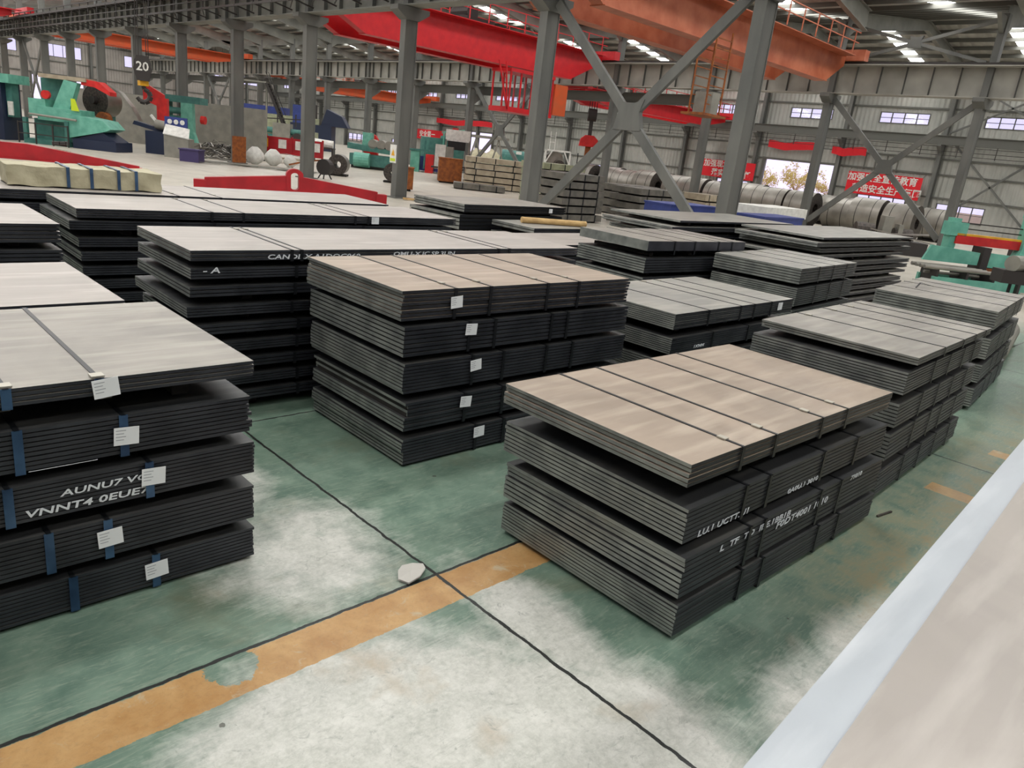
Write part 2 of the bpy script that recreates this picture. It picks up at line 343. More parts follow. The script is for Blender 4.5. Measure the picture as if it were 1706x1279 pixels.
# end wall openings (x0,x1,z0,z1)
hie=[(31.6,36.6,7.85,9.6),(42.6,48.6,7.85,9.5),(55.4,58.6,7.85,8.8),(60.4,66,7.85,9.2),(22.5,28.2,7.85,9.6)]
doe=[(29.8,36.6,0,5.0)]
we=wall('wall_back','y',YE,.15,XW-3,X3,0,13.8,hie+doe,'wall_end')
wf=wall('wall_front','y',YS-.15,.15,XW-3,X3,0,13.8,[(24,36,0,5)],'wall_end')
wl=wall('wall_left','x',XW-3.15,.15,YS,YE,0,12,[(2+14*k,9+14*k,7.0,9.0) for k in range(0,4)],'wall_side')
nw=0
def window(axis,c,h,cols,rows=2):
    global nw; nw+=1
    e=empty('window_%d'%nw); tag(e,kind='structure'); g=G(); a,b,p,q=h; f=.07
    def bx(u0,u1,v0,v1):
        if axis=='x': g.box(c-.04,c+.1,u0,u1,v0,v1)
        else: g.box(u0,u1,c-.04,c+.1,v0,v1)
    bx(a,b,p,p+f);bx(a,b,q-f,q);bx(a,a+f,p,q);bx(b-f,b,p,q)
    for k in range(1,cols): u=a+(b-a)*k/cols; bx(u-.03,u+.03,p,q)
    for k in range(1,rows): v=p+(q-p)*k/rows; bx(a,b,v-.02,v+.02)
    g.build('window_frame','white' if False else 'girt',e)
    g=G()
    if axis=='x': g.box(c+.04,c+.05,a,b,p,q)
    else: g.box(a,b,c+.04,c+.05,p,q)
    g.build('pane','glass',e)
for h in hiw+loww: window('x',X3,h,4)
for h in hie: window('y',YE,h,4,1)
nd=0
for h in doors:
    nd+=1; e=empty('door_%d'%nd); tag(e,kind='structure'); g=G(); a,b,p,q=h
    g.box(X3-.25,X3,a-.25,a,0,q+.2); g.box(X3-.25,X3,b,b+.25,0,q+.2); g.build('door_frame','girt',e)
    g=G(); g.box(X3-.3,X3-.05,a-.2,b+.2,q,q+.18); g.build('door_track','girt',e)
    g=G(); g.box(X3-.2,X3-.02,a,b,q+.18,q+1.3); g.build('shutter_box','wall_side',e)
nd+=1; e=empty('door_%d'%nd); tag(e,kind='structure'); g=G(); a,b,p,q=doe[0]
g.box(a-.25,a,YE-.25,YE,0,q+.2); g.box(b,b+.25,YE-.25,YE,0,q+.2); g.box(a-.2,b+.2,YE-.3,YE-.05,q,q+.2); g.build('door_frame','girt',e)
# girts and wall columns as parts of the walls
for z in (2.6,4.4,5.6,7.0,9.4,10.8):
    for (a,b) in ([(YS,YE)] if z>4.3 else [(YS,29.6),(36.3,74.9),(82,YE)]):
        G().box(X3-.12,X3-.002,a,b,z-.07,z+.07).build('girt','girt',ws)
for z in (2.5,3.9,5.4,7.2,10.2,11.8):
    for (a,b) in ([(X1-10,X3)] if z>5 else [(X1-10,29.8),(36.6,X3)]):
        G().box(a,b,YE-.12,YE-.002,z-.07,z+.07).build('girt','girt',we)
for y in WC:
    G().ibeam((X3-.35,y,0),(X3-.35,y,12),.5,.3,.03,.02,0,(1,0,0)).build('wall_column','steel_grey',ws)
for x in (X1+6,X1+12,X1+18,X2+6,X2+12,X2+18):
    G().ibeam((x,YE-.35,0),(x,YE-.35,12.5),.5,.3,.03,.02,0,(0,1,0)).build('wall_column','steel_grey',we)
def ladder(yc,z0,z1):
    g=G()
    for k in range(4): g.box(X3-.2,X3-.12,yc+k*.9,yc+k*.9+.1,z0,z1)
    g.build('vent_bar','girt',ws)
ladder(24.3,4.3,5.5); ladder(68,3.2,4.4)
# wall brace X (right-hand end)
g=G(); g.bar((X3-.4,13.2,.3),(X3-.4,20.9,7.3),.14); g.bar((X3-.4,20.9,.3),(X3-.4,13.2,7.3),.14); g.bar((X3-.4,13.2,7.6),(X3-.4,20.9,11.6),.12); g.bar((X3-.4,20.9,7.6),(X3-.4,13.2,11.6),.12); g.build('wall_brace','steel_grey',ws)
# ------------------------------------------------------------------ roof
def roof(bx0,bx1,ez,rz_,idx,detail=True):
    cl=empty('ceiling' if idx==0 else 'ceiling_%d'%idx); cl.name='ceiling'; tag(cl,kind='structure'); xm=(bx0+bx1)/2
    strips=[YS+4+8*k for k in range(0,18)]
    for (a,za,b,zb) in ((bx0,ez,xm,rz_),(xm,rz_,bx1,ez)):
        def Z(x): return za+(zb-za)*(x-a)/(b-a)
        g=G(); ys=[YS]+[v for s_ in strips for v in (s_-SKW,s_+SKW)]+[YE]
        for y0,y1 in zip(ys[::2],ys[1::2]):
            g.face([(a,y0,za),(b,y0,zb),(b,y1,zb),(a,y1,za)]); g.face([(a,y0,za+.1),(b,y0,zb+.1),(b,y1,zb+.1),(a,y1,za+.1)])
        g.build('roof_sheet','roof',cl)
        for s_ in strips:
            if s_>YE: continue
            G().face([(a,s_+SKW,za),(b,s_+SKW,zb),(b,s_-SKW,zb),(a,s_-SKW,za)]).build('skylight','skylight',cl)
        n=int(abs(b-a)/1.5)
        if not detail: continue
        for k in range(n):
            x=a+(b-a)*(k+.5)/n
            G().box(x-.035,x+.035,YS,YE,Z(x)-.27,Z(x)-.03).build('purlin','girt',cl)
    if detail:
        for y in (ROW2 if bx0>30 else ROW1):
            g=G()
            for (a,za,b,zb) in ((bx0,ez,xm,rz_),(xm,rz_,bx1,ez)):
                hA,hB=(1.0,.55) if za<zb else (.55,1.0)
                for (o0,o1,w_) in ((.3,.33,.3),):
                    g.bar((a,y,za-.3),(b,y,zb-.3),.3,.04); g.bar((a,y,za-.3-hA),(b,y,zb-.3-hB),.3,.04)
                g.face([(a,y,za-.3),(b,y,zb-.3),(b,y,zb-.3-hB),(a,y,za-.3-hA)])
            g.build('rafter','girder_grey',cl)
SKW=.5
roof(XW-3,X1,12.2,14.0,0,False); roof(X1,X2,12.2,14.0,1); roof(X2,X3,12.2,13.9,2)
# ------------------------------------------------------------------ columns
ORD=['nearest','second','third','fourth','fifth','sixth','seventh','eighth','ninth','tenth','eleventh','twelfth','thirteenth','fourteenth','fifteenth','sixteenth','seventeenth','eighteenth']
def column(x,y,label,group,wide=.6,corb=True):
    t=thing('steel_column',label,'column',(x,y,0),0,group)
    g=G(); fl_=.36; 
    g.box(-wide/2,-wide/2+.04,-fl_/2,fl_/2,0,GB); g.box(wide/2-.04,wide/2,-fl_/2,fl_/2,0,GB); g.box(-wide/2+.04,wide/2-.04,-.16,-.12,0,GB); g.box(-wide/2+.04,wide/2-.04,.12,.16,0,GB)
    g.build('shaft','steel_grey',t)
    G().box(-.24,.24,-.16,.16,GB,11.5).build('upper_shaft','steel_grey',t)
    g=G(); g.box(-wide/2-.15,wide/2+.15,-.35,.35,0,.05); g.build('base_plate','steel_grey',t)
    if corb:
        g=G(); g.prism([(-wide/2-.5,GB-.02),(wide/2+.5,GB-.02),(wide/2+.5,GB-.2),(wide/2,GB-.5),(-wide/2,GB-.5),(-wide/2-.5,GB-.2)],'y',-.28,.28)
        g.build('bracket','steel_grey',t)
    g=G(); g.prism([(-.3,10.6),(.3,10.6),(1.4,11.35),(-1.4,11.35)],'y',-.1,.1); g.build('haunch','girder_grey',t)
    return t
vis1=[y for y in ROW1 if y>8]; 
for k,y in enumerate(vis1):
    t=column(X1,y,('nearest, rightmost' if k==0 else ORD[k])+' tall grey steel column of the near row, counted from the right','near row of steel columns')
    if abs(y-43.4)<1:
        G().box(-.4,.4,-.25,-.18,.02,1.5).build('painted_guard','rust',t); 
    if abs(y-27.4)<1:
        s_=empty('warning_sign',(0,0,0)); s_.parent=t
        G().box(-.325,-.31,-.1,.36,1.45,2.2).build('sign_panel','white',s_); G().face([(-.33,.0,1.75),(-.33,.26,1.75),(-.33,.13,2.02)]).build('warning_triangle','yellow',s_); G().box(-.33,-.325,-.05,.32,1.52,1.64).build('sign_strip','lime',s_)
for k,y in enumerate([y for y in ROW2 if y>8]):
    column(X2,y,('nearest, rightmost' if k==0 else ORD[k])+' grey steel column of the middle row under the pale crane girder, counted from the right','middle row of steel columns')
# ------------------------------------------------------------------ runway girders
def girder(x,y0,y1,label,walk,step=1.33):
    t=thing('runway_girder',label,'girder',(x,0,0))
    g=G(); g.box(-.75,.75,y0,y1,RAILZ-.05,RAILZ); g.box(-.4,.4,y0,y1,GB,GB+.05); g.box(-.015,.015,y0,y1,GB+.05,RAILZ-.05); g.build('girder_plate','girder_grey' if walk else 'runway_paint',t)
    k=8.6; first=None
    while k<y1-.5:
        if first is None: first=G().box(-.2,.2,-.01,.01,GB+.05,RAILZ-.05).build('stiffener','steel_grey',t,(0,k,0))
        else: c_=first.copy(); C.objects.link(c_); c_.parent=t; c_.location=(0,k,0)
        k+=step
    for sx_ in (-.6,.6): G().box(sx_-.05,sx_+.05,y0,y1,RAILZ,RAILZ+.12).build('rail','dark_steel',t)
    if walk:
        g=G(); w0,w1=-1.7,-.76
        g.box(w0,w0+.08,y0,y1,RAILZ-.35,RAILZ-.2); g.box(w0,w0+.08,y0,y1,GB+.25,GB+.35)
        k=y0
        while k<y1:
            g.bar((w0,k,RAILZ-.28),(w1,k,RAILZ-.28),.06); g.bar((w0,k,RAILZ-.28),(w1,k+2,RAILZ-.28),.05); g.bar((w0+.04,k,GB+.3),(w0+.04,k,RAILZ+.05),.06)
            g.bar((w0,k,GB+.3),(w1+.1,k,GB+.1),.06); g.bar((w0,k,GB+.3),(w1,k+2,GB+.2),.045); k+=2
        g.box(w0,w0+.06,y0,y1,RAILZ,RAILZ+.06); g.box(w0,w0+.05,y0,y1,RAILZ-.85,RAILZ-.8)
        g.build('walkway_truss','dark_steel',t)
        G().box(w0+.1,w1,y0,y1,RAILZ-.24,RAILZ-.2).build('walkway_deck','dark_steel',t)
    return t
girder(X1,-10,133,'long dark crane runway girder with a railed walkway on the near column row',True)
girder(X2,-10,133,'long pale grey crane runway girder on the middle column row',False)
# lower runway on the wall for the small cranes of the far bay
LZ=7.35
t=thing('wall_runway_beam','dark runway beam with a railed walkway along the far side wall','girder',(X3-1.0,0,0))
G().ibeam((0,-10,LZ-.35),(0,132,LZ-.35),.7,.3).build('runway_beam','girt',t)
g=G(); 
for z in (LZ-1.2,LZ-.85,LZ-1.5): g.bar((-.5,-10,z),(-.5,132,z),.04)
k=-10
while k<132: g.bar((-.5,k,LZ-1.6),(-.5,k,LZ-.7),.05); k+=2.7
g.build('railing','dark_steel',t)
g=G()
for y in WC: g.prism([(.6,LZ-.7),(-.3,LZ-.7),(-.3,LZ-.85),(.6,LZ-1.5)],'y',y-.15,y+.15)
g.build('brackets','steel_grey',t)
t=thing('inner_runway_beam','dark crane runway beam hung below the pale girder of the middle row','girder',(X2+1.0,0,0))
G().ibeam((0,30,LZ-.35),(0,132,LZ-.35),.7,.3).build('runway_beam','girt',t)
g=G()
for y in ROW2:
    if y>29: g.prism([(-.7,LZ-.7),(.3,LZ-.7),(.3,LZ-.85),(-.7,LZ-1.5)],'y',y-.15,y+.15)
g.build('brackets','steel_grey',t)
# ------------------------------------------------------------------ X bracing
def xbrace(x,y0,y1,z0,z1,label,wd=.28,gus=.55,group=None):
    t=thing('cross_brace',label,'brace',(x,(y0+y1)/2,0),0,group); h=(y1-y0)/2; zc=(z0+z1)/2
    for sgn in (1,-1):
        g=G(); a=Vector((0,-h*sgn,z0)); b=Vector((0,h*sgn,z1)); d=(b-a).normalized(); n=Vector((0,-d.z,d.y))
        g.bar(a,b,.18,wd,0,(1,0,0)) if False else g.bar(a,b,wd,.14,0,(1,0,0))
        g.build('diagonal','steel_grey',t)
    G().prism([(-gus,zc-gus*.7),(gus,zc-gus*.7),(gus*.75,zc+gus*.3),(gus,zc+gus),(gus*.35,zc+gus*.8),(-gus*.35,zc+gus*.8),(-gus,zc+gus),(-gus*.75,zc+gus*.3)],'x',-.09,.09).build('gusset_plate','steel_grey',t)
    return t
xbrace(X1,11.75,19.05,.5,7.4,'large grey X brace between the two nearest columns of the near row',.3,.55)
xbrace(X2,12.9,20.2,.5,7.3,'grey X brace between the two nearest columns of the middle row',.3,.5)
xbrace(X2,12.95,20.15,9.3,11.2,'flat grey X brace above the pale girder at the right',.16,.35)
xbrace(X2,44.5,51.6,.5,7.2,'grey X brace of the middle row behind the teal drum machine',.3,.6)
xbrace(X2,99.9,107,.5,7.3,'small distant X brace beside the hanging hook block',.3,.5)
xbrace(X1,83.7,91.1,.5,7.3,'distant X brace of the near row at the far left edge',.3,.5)
# ------------------------------------------------------------------ cranes
def crane(xa,xb,y,zrail,mat_,label,depth=1.6,gap=2.6,belly=1.5,ins=.5,tx=0,rail=True,cab=None,group=None,bw=.55,e=3.0):
    t=thing('bridge_crane',label,'crane',((xa+xb)/2,y,0),0,group); L=(xb-xa)/2
    for s_ in (-1,1):
        yy=s_*gap/2; top=zrail+.35; bot=zrail-belly
        prof=[(-L+.5,top),(L-ins,top),(L-ins,zrail+.0-.15),(L-ins-e,bot),(-L+.5+e,bot),(-L+.5,zrail-.15)]
        G().prism(prof,'y',yy-bw/2,yy+bw/2).build('box_girder',mat_,t)
        g=G(); g.box(-L+e+.5,L-e-.5,yy-bw/2-.09,yy+bw/2+.09,bot-.04,bot); g.box(-L+.5,L-.5,yy-bw/2-.09,yy+bw/2+.09,top,top+.04)
        g.build('flange',mat_,t)
        g=G(); yo=yy+s_*(bw/2+.75)
        g.box(-L+1,L-1,min(yy+s_*bw/2,yo),max(yy+s_*bw/2,yo),top-.08,top-.04); g.build('walkway',mat_,t)
        if rail:
            g=G(); x=-L+1
            while x<L-1: g.bar((x,yo,top),(x,yo,top+1.05),.05); x+=1.5
            for z in (.55,1.05): g.bar((-L+1,yo,top+z),(L-1,yo,top+z),.045)
            g.build('railing',mat_,t)
    for s_ in (-1,1):
        g=G(); x=s_*(L-.0); g.box(x-.28,x+.28,-gap/2-1.2,gap/2+1.2,zrail+.14,zrail+.7); g.build('end_carriage',mat_,t)
    g=G(); g.box(tx-1.1,tx+1.1,-gap/2,gap/2,zrail+.5,zrail+.7); g.box(tx-.7,tx+.3,-.6,.6,zrail+.7,zrail+1.3); g.cyl((tx-.4,-.8,zrail+1.0),(tx-.4,.8,zrail+1.0),.35)
    g.build('trolley','dark_steel',t)
    return t
c=crane(X1+.6,X2-.6,38.6,RAILZ,'crane_red','bright red twin-girder bridge crane with driver cab over the middle bay',belly=1.55)
# driver cab under the red crane
cb=empty('driver_cab',(3.6,-1.6,0)); cb.parent=c
g=G()
for x in (-1.9,-1.0,0,1.0,1.9):
    g.bar((x,-1,5.0),(x,-1,7.2),.09); g.bar((x,.6,5.0),(x,.6,7.2),.09)
g.box(-2,2,-1.1,.7,4.75,5.05); g.box(-2,2,-1.1,.7,7.1,7.3); g.build('cab_frame','crane_red',cb)
G().box(-1.9,1.9,-1.02,-1.0,5.5,7.1).build('cab_window','glass',cb)
g=G(); g.bar((-2.4,-1,7.6),(-2,-1,4.9),.08); g.bar((-3.0,-1,7.6),(-2,-1,4.9),.08)
for k in range(8): z=5.2+.3*k; g.bar((-2.05-.1*k*.35,-1,z),(-2.05-.1*k*.9,-1,z),.04)
g.build('cab_ladder','crane_red',cb)
G().box(2.2,3.4,-1.0,.2,5.0,6.9).build('control_cabinet','crane_orange',cb)
oc=crane(X1+.6,X2-.6,21.4,RAILZ,'crane_brown','faded orange twin-girder bridge crane at the upper right',belly=1.15,gap=3.0,e=1.8)
am=empty('access_tower',(-1.9,-1.9,0)); am.parent=oc; g=G()
for x in (-.6,.6):
    for y_ in (-.4,.4): g.bar((x,y_,5.0),(x,y_,8.4),.06)
z=5.0
while z<8.4: g.bar((-.6,-.4,z),(.6,-.4,z),.04); g.bar((-.6,.4,z),(.6,.4,z),.04); z+=.38
g.box(-.9,.9,-.6,.6,4.9,5.0); g.build('tower_frame','rust',am)
G().box(-.3,.3,-.5,.4,5.0,5.9).build('cab_box','cabinet',am)
crane(X1+.6,X2-.6,95.4,RAILZ,'crane_orange','distant bright orange bridge crane behind the hook block',belly=.7,gap=2.6,rail=False,depth=1.2)
crane(X2+1,X3-1,42.0,LZ,'crane_red','smaller red bridge crane of the far bay beyond the big X brace',tx=-7.1,belly=.7,gap=2.4)
crane(X2+1,X3-1,88.0,LZ,'crane_orange','small orange bridge crane far away under the pale girder',belly=.7,gap=2.2)
crane(XW-2,X1-.6,87.0,RAILZ,'crane_red','dim red bridge crane at the upper left corner over the near bay',ins=1.3,belly=.8,gap=2.4,rail=False)
crane(XW-2,X1-.6,47.3,RAILZ+.0,'crane_orange','orange bridge crane over the near bay carrying the hook block marked 20',tx=9.9,ins=1.3,belly=.3,gap=2.6)
def hookblock(x,y,z,zt,label,num=None,s=1.0,col='dark_steel'):
    t=thing('hook_block',label,'hook',(x,y,0))
    g=G()
    for k in (-.32,-.2,.2,.32): g.cyl((k*s,0,z+.9*s),(k*.8*s,0,zt),.02*s,6)
    g.build('wire_ropes','dark_steel',t)
    g=G()
    for k in (-.3,-.1,.1,.3): g.cyl((0,k*s-.05*s,z+.6*s),(0,k*s+.05*s,z+.6*s),.42*s,20)
    g.build('pulleys',col,t,rz=R(-20))
    g=G(); g.prism([(-.45*s,z+.35*s),(-.3*s,z-.25*s),(.3*s,z-.25*s),(.45*s,z+.35*s),(.3*s,z+1.0*s),(-.3*s,z+1.0*s)],'y',-.36*s,-.3*s); g.prism([(-.45*s,z+.35*s),(-.3*s,z-.25*s),(.3*s,z-.25*s),(.45*s,z+.35*s),(.3*s,z+1.0*s),(-.3*s,z+1.0*s)],'y',.3*s,.36*s)
    ck=g.build('cheek_plate','dark_steel',t,rz=R(-20))
    if num: text(num,'block_number',.62*s,'white',ck,(0,-.38*s,z+.45*s),(R(90),0,0))
    G().box(-.22*s,.22*s,-.2*s,.2*s,z-.5*s,z-.2*s).build('swivel','yellow',t)
    pts=[(0,0,z-.5*s)]+[(math.sin(a)*.34*s+.0,0,z-1.0*s+math.cos(a)*.34*s) for a in [R(d) for d in (10,50,90,130,170,210,250)]]
    g=G()
    rr=[.11,.12,.13,.14,.14,.13,.1,.06]
    for a,b,q in zip(pts,pts[1:],rr): g.cyl(a,b,q*s,8)
    g.build('hook',col,t,rz=R(-25))
hookblock(16.0,47.3,4.15,9.61,'dark crane hook block marked 20 hanging at the left','20',1.05)
# ------------------------------------------------------------------ banners
def banner(y0,y1,z0,z1,lines,label,size,hand=False):
    t=thing('banner',label,'banner',(X3-.62,(y0+y1)/2,0))
    G().box(-.02,0,-(y1-y0)/2,(y1-y0)/2,z0,z1).build('cloth','banner',t)
    for yy in (-(y1-y0)/2,(y1-y0)/2): G().bar((0,yy,z1),(.48,yy,z1+.3),.02).build('tie_rope','dark_steel',t)
    n=len(lines); h=(z1-z0)/n
    for i,(s_,off) in enumerate(lines):
        text(s_,'lettering',size,'white',t,(-.035,off,z1-h*(i+.5)),(R(90),0,R(-90)),.004)
    return t
banner(21.9,28.0,2.2,4.0,[('加强安全宣传教育',.15),('营造安全生产氛围',-.35)],'red banner with two lines of white lettering right of the big door',.72)
banner(36.9,42.8,2.15,3.75,[('加强现场管理',.55),('落实安全责任',-.45)],'red banner with white lettering left of the big door, partly behind a column',.72)
banner(84.5,91.5,2.4,3.7,[('安全第一',0)],'small distant red banner left of the far door',.9)
def wavy(y0,y1,z,label):
    g=G(); n=24; top=[];bot=[]
    for i in range(n+1):
        u=i/n; y=y0+(y1-y0)*u; dz=.1*math.sin(u*7)+.03*math.sin(u*17); top.append((X3-.78+.05*math.sin(u*20),y,z+.35+dz)); bot.append((X3-.78+.06*math.sin(u*19+1),y,z-.25+dz*.7-.1*math.sin(u*3)))
    for i in range(n): g.face([bot[i],bot[i+1],top[i+1],top[i]]); g.face([tuple(Vector(q)+Vector((.02,0,0))) for q in (bot[i+1],bot[i],top[i],top[i+1])])
    t=thing('slogan_streamer',label,'banner',(0,0,0)); g.build('cloth','banner',t)
    for q in (top[0],top[n//2],top[-1]): G().bar(q,(X3-.02,q[1],q[2]+.1),.03).build('tie_rope','dark_steel',t)
wavy(31.2,36.0,5.62,'rippled red cloth streamer hung above the big door, left part')
wavy(26.9,29.9,5.55,'short rippled red cloth streamer hung right of the big door top')
wavy(74.5,86,5.0,'faded red streamer above the far door')

# ------------------------------------------------------------------ steel plate bundles
def bundle(label,x,y,yaw,w_,l_,z0,z1,n,top,straps=(),buck=.8,lab=None,skid=.05,edge='edge_shade',cut='edge_cut',strapmat='strap',group='steel plate bundles',stencil=None,jit=.006,gapf=.27,name='plate_bundle',nosk=False,plate='steel_plate'):
    """corner (x,y) is the near-left foot of the bundle; l_ runs along +X, w_ along +Y"""
    t=thing(name,label,'steel plates',(x,y,z0-skid),R(yaw),group)
    h=z1-z0; p=h/n; th=p*(1-gapf); b=skid; rnd=random.Random(label)
    dx=dy=0; mats=[top,cut,edge]
    for k in range(n):
        if rnd.random()<.25: dx=rnd.uniform(-jit*2.2,jit*2.2)
        ddx=dx+rnd.uniform(-jit,jit)*.5; ddy=rnd.uniform(-jit,jit)*.45
        if k==n-1: ddy=ddx=0
        za=b+k*p+(p-th); g=G(); bv=min(.006,th*.3)
        g.box(ddx,l_+ddx,ddy,w_+ddy,za,za+th,0,1,2); g.build(plate,mats,t)
    # black filler block, added to keep the shaded gaps between plates dark
    G().box(.025,l_-.025,.025,w_-.025,b+.002,b+h-.004).build('gap_shade_core','skid',t) if n>1 else None
    if not nosk and skid>.01:
        for f in (.12,.5,.88):
            G().box(l_*f-.045,l_*f+.045,.17,w_-.1,-.006,b).build('skid','skid',t)
    for f in straps:
        sx_=l_*f; e=.012; sw=.016 if strapmat=='strap' else .022; zt=b+h
        g=G(); g.box(sx_-min(sw,.012),sx_+min(sw,.012),-e,w_+e,zt,zt+.004,1); g.box(sx_-sw,sx_+sw,-e,-e+.004,b-.004,zt+.004); g.box(sx_-sw,sx_+sw,w_+e-.004,w_+e,b-.004,zt+.004); g.box(sx_-sw,sx_+sw,-e,w_+e,b-.006,b-.002)
        st=g.build('strap',[strapmat,'strap'],t)
        G().box(sx_-sw*1.4,sx_+sw*1.4,w_*(1-buck)-.04,w_*(1-buck)+.02,zt+.004,zt+.012).build('buckle','buckle',st)
    if lab is not None:
        f,zf,tilt=lab; sz=.062
        o=G().box(-sz,sz,-.002,.0,-sz*.8,sz*.8).build('paper_label','paper',t,(l_*f,-.018,b+h*zf)); o.rotation_euler=(0,R(tilt),0); o['label']='white paper label'
        for i in range(4):
            G().box(-sz*.85,-sz*.05-.01*(i%2),-.0026,-.002,sz*(.5-.28*i),sz*(.56-.28*i)).build('printed_line','print',o)
    if stencil:
        for (s_,f,zf,size,al) in stencil:
            o=text(s_,'stencil_marking',size,'paint_white',t,(l_*f,-.004,b+h*zf),(R(90),0,0),.001,al,1.7,.15)
    return t
LV=['topmost bundle','second bundle from the top','third bundle from the top','fourth bundle from the top','fifth bundle from the top','sixth bundle from the top','seventh bundle from the top','eighth bundle from the top','ninth bundle from the top','tenth bundle from the top','eleventh bundle from the top']
def stack(desc,base,w_,l_,yaw,levels,top,look='flat steel plates',**kw):
    """levels: list of (z0,z1,n,dx,dy,opts), top first"""
    for k,lv in enumerate(levels):
        z0,z1,n,dx,dy=lv[:5]; o=dict(kw); o.update(lv[5] if len(lv)>5 else {})
        below=levels[k+1][1] if k+1<len(levels) else 0.0
        nm=LV[k] if k+1<len(levels) or k==0 else 'lowest bundle'
        tp=o.pop('top',top if k==0 else 'top_gap_shade')  # covered tops get the painted gap shade
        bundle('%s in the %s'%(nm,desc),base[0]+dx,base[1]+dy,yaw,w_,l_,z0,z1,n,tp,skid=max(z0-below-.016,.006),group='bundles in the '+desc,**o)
ST4=(.27,.45,.715,.875)
stack('front right stack',(3.38,1.86),1.5,2.86,-.9,[
 (.985,1.13,5,0,0,dict(straps=(.187,.33,.56,.70),buck=.9)),
 (.635,.857,8,.03,-.02,dict(straps=(.219,.322,.596,.796),stencil=[('LU.1 UCTT.U1',.05,.12,.055,'LEFT'),('0A0U.1 3010',.43,.1,.05,'LEFT')])),
 (.285,.555,8,.05,-.05,dict(straps=(.251,.318,.604,.723),stencil=[('L  TF  TD  IBE.1BB1B',.13,.8,.06,'LEFT'),('F0DT4001 1010',.38,.6,.07,'LEFT'),('71010',.78,.9,.05,'LEFT')])),
 (.03,.245,9,.06,-.06,dict(straps=(.248,.344,.633,.755)))],'top_tan')
stack('middle stack',(3.41,4.6),1.5,2.84,-.8,[
 (1.25,1.5,8,0,0,dict(straps=(.187,.324,.573,.725),buck=.86,lab=(.19,.55,-4),jit=.012)),
 (.955,1.21,7,.03,-.02,dict(straps=(.236,.34,.593,.671),lab=(.24,.75,3))),
 (.645,.905,9,.05,-.03,dict(straps=(.252,.38,.576,.705),lab=(.262,.68,-6))),
 (.32,.575,8,.07,-.05,dict(straps=(.222,.38,.576,.705),lab=(.222,.72,4),jit=.015)),
 (.02,.25,8,.07,-.05,dict(straps=(.28,.4,.6,.72),lab=(.29,.72,-3)))],'top_tan')
stack('front left stack',(-1.1,3.95),1.57,2.98,-.5,[
 (1.215,1.31,4,0,0,dict(straps=(.592,.726),buck=.97,strapmat='strap_blue',lab=(.735,.5,-6))),
 (.87,1.095,9,-.02,0,dict(straps=(.608,.767),strapmat='strap_blue',lab=(.77,.5,3),stencil=[('____________',.62,.06,.03,'LEFT')])),
 (.60,.805,9,0,-.01,dict(straps=(.58,.799),strapmat='strap_blue',lab=(.805,.6,3),stencil=[('AUNU7 VOU',.655,.6,.05,'LEFT'),('VNNT4 0EUE7',.6,.22,.055,'LEFT')])),
 (.29,.515,9,0,-.01,dict(straps=(.632,.725),strapmat='strap_blue',lab=(.727,.55,-3))),
 (.02,.22,9,.01,0,dict(straps=(.661,.802),strapmat='strap_blue',lab=(.802,.55,-3)))],'top_grey',look='dark-edged steel plates')
stack('left stack just behind the front left stack',(-1.3,5.62),1.5,3.02,0,[
 (1.2,1.3,4,0,0),(.9,1.12,8,0,0),(.6,.82,8,0,0),(.3,.52,8,0,0),(.02,.22,8,0,0)],'top_pale',look='pale-topped steel plates')
stack('stack cut by the left picture edge',(-1.05,8.17),1.5,3.0,-.3,[
 (1.285,1.47,5,0,0),(1.04,1.225,5,0,-.02,dict(stencil=[('V U',.86,.05,.06,'LEFT')])),(.8,.98,5,0,0),(.55,.73,5,0,0),(.3,.48,5,0,0),(.03,.22,5,0,0)],'top_pale')
zt=[1.52,1.365,1.205,1.03,.86,.69,.525,.36,.2]
stack('nearest of the three long stacks',(2.48,6.36),1.4,4.85,-1.6,[
 (z-.098,z,4 if i%2 else 3,(0,0,-.01,-.04,.03,.02,.0,.03,.04)[i],0,dict(straps=(.19,.21,.72,.755) if i==0 else (.2,.7),strapmat='strap',buck=.1,
   stencil={0:[('CANDL.X.A1DOC060',.14,.35,.06,'LEFT'),('QMU-X.IC.SP.3UN',.42,.5,.06,'LEFT')],1:[('- A',.02,.8,.07,'LEFT')],5:[('-UDOOX',.3,.6,.07,'LEFT')]}.get(i))) for i,z in enumerate(zt)],'top_pale')
zt=[1.46,1.325,1.13,.97,.8,.64,.48,.32,.16]
stack('middle one of the three long stacks',(2.43,9.44),1.45,5.4,-1.8,[
 (z-.108,z,4,(0,-.08,.0,.02,.03,.0,.02,.0,.0)[i],0,dict(straps=(.28,.355,.66,.7) if i==0 else (.3,.7),strapmat='strap',buck=.1,lab=(.72,.5,0) if i==0 else None)) for i,z in enumerate(zt)],'top_pale')
zt=[1.46,1.3,1.13,.97,.8,.64,.48,.32,.16]
stack('farthest of the three long stacks',(1.62,11.2),1.5,6.1,-2.0,[
 (z-.12,z,4,0,0,dict(straps=(.42,.52) if i==0 else ())) for i,z in enumerate(zt)],'top_pale')
stack('dark stack beyond the end of the long stacks',(10.5,12.2),1.7,3.35,2,[
 (1.225,1.4,3,0,0,dict(lab=(.83,.5,0),edge='strap')),(.85,1.18,4,-.1,0,dict(lab=(.82,.7,0),edge='strap')),(.45,.8,4,0,0,dict(edge='strap')),(.05,.4,4,0,0,dict(edge='strap'))],'top_grey',cut='edge_cut')
stack('low stack left of the brownish stack',(9.55,8.85),1.4,2.9,1,[(.95,1.1,3,0,0),(.6,.88,4,0,0),(.3,.52,4,0,0),(.03,.24,4,0,0)],'top_pale')
stack('low stack carrying the yellow tube',(11.2,10.75),1.3,2.2,0,[(1.0,1.12,2,0,0),(.6,.9,3,0,0),(.05,.5,4,0,0)],'top_cool')
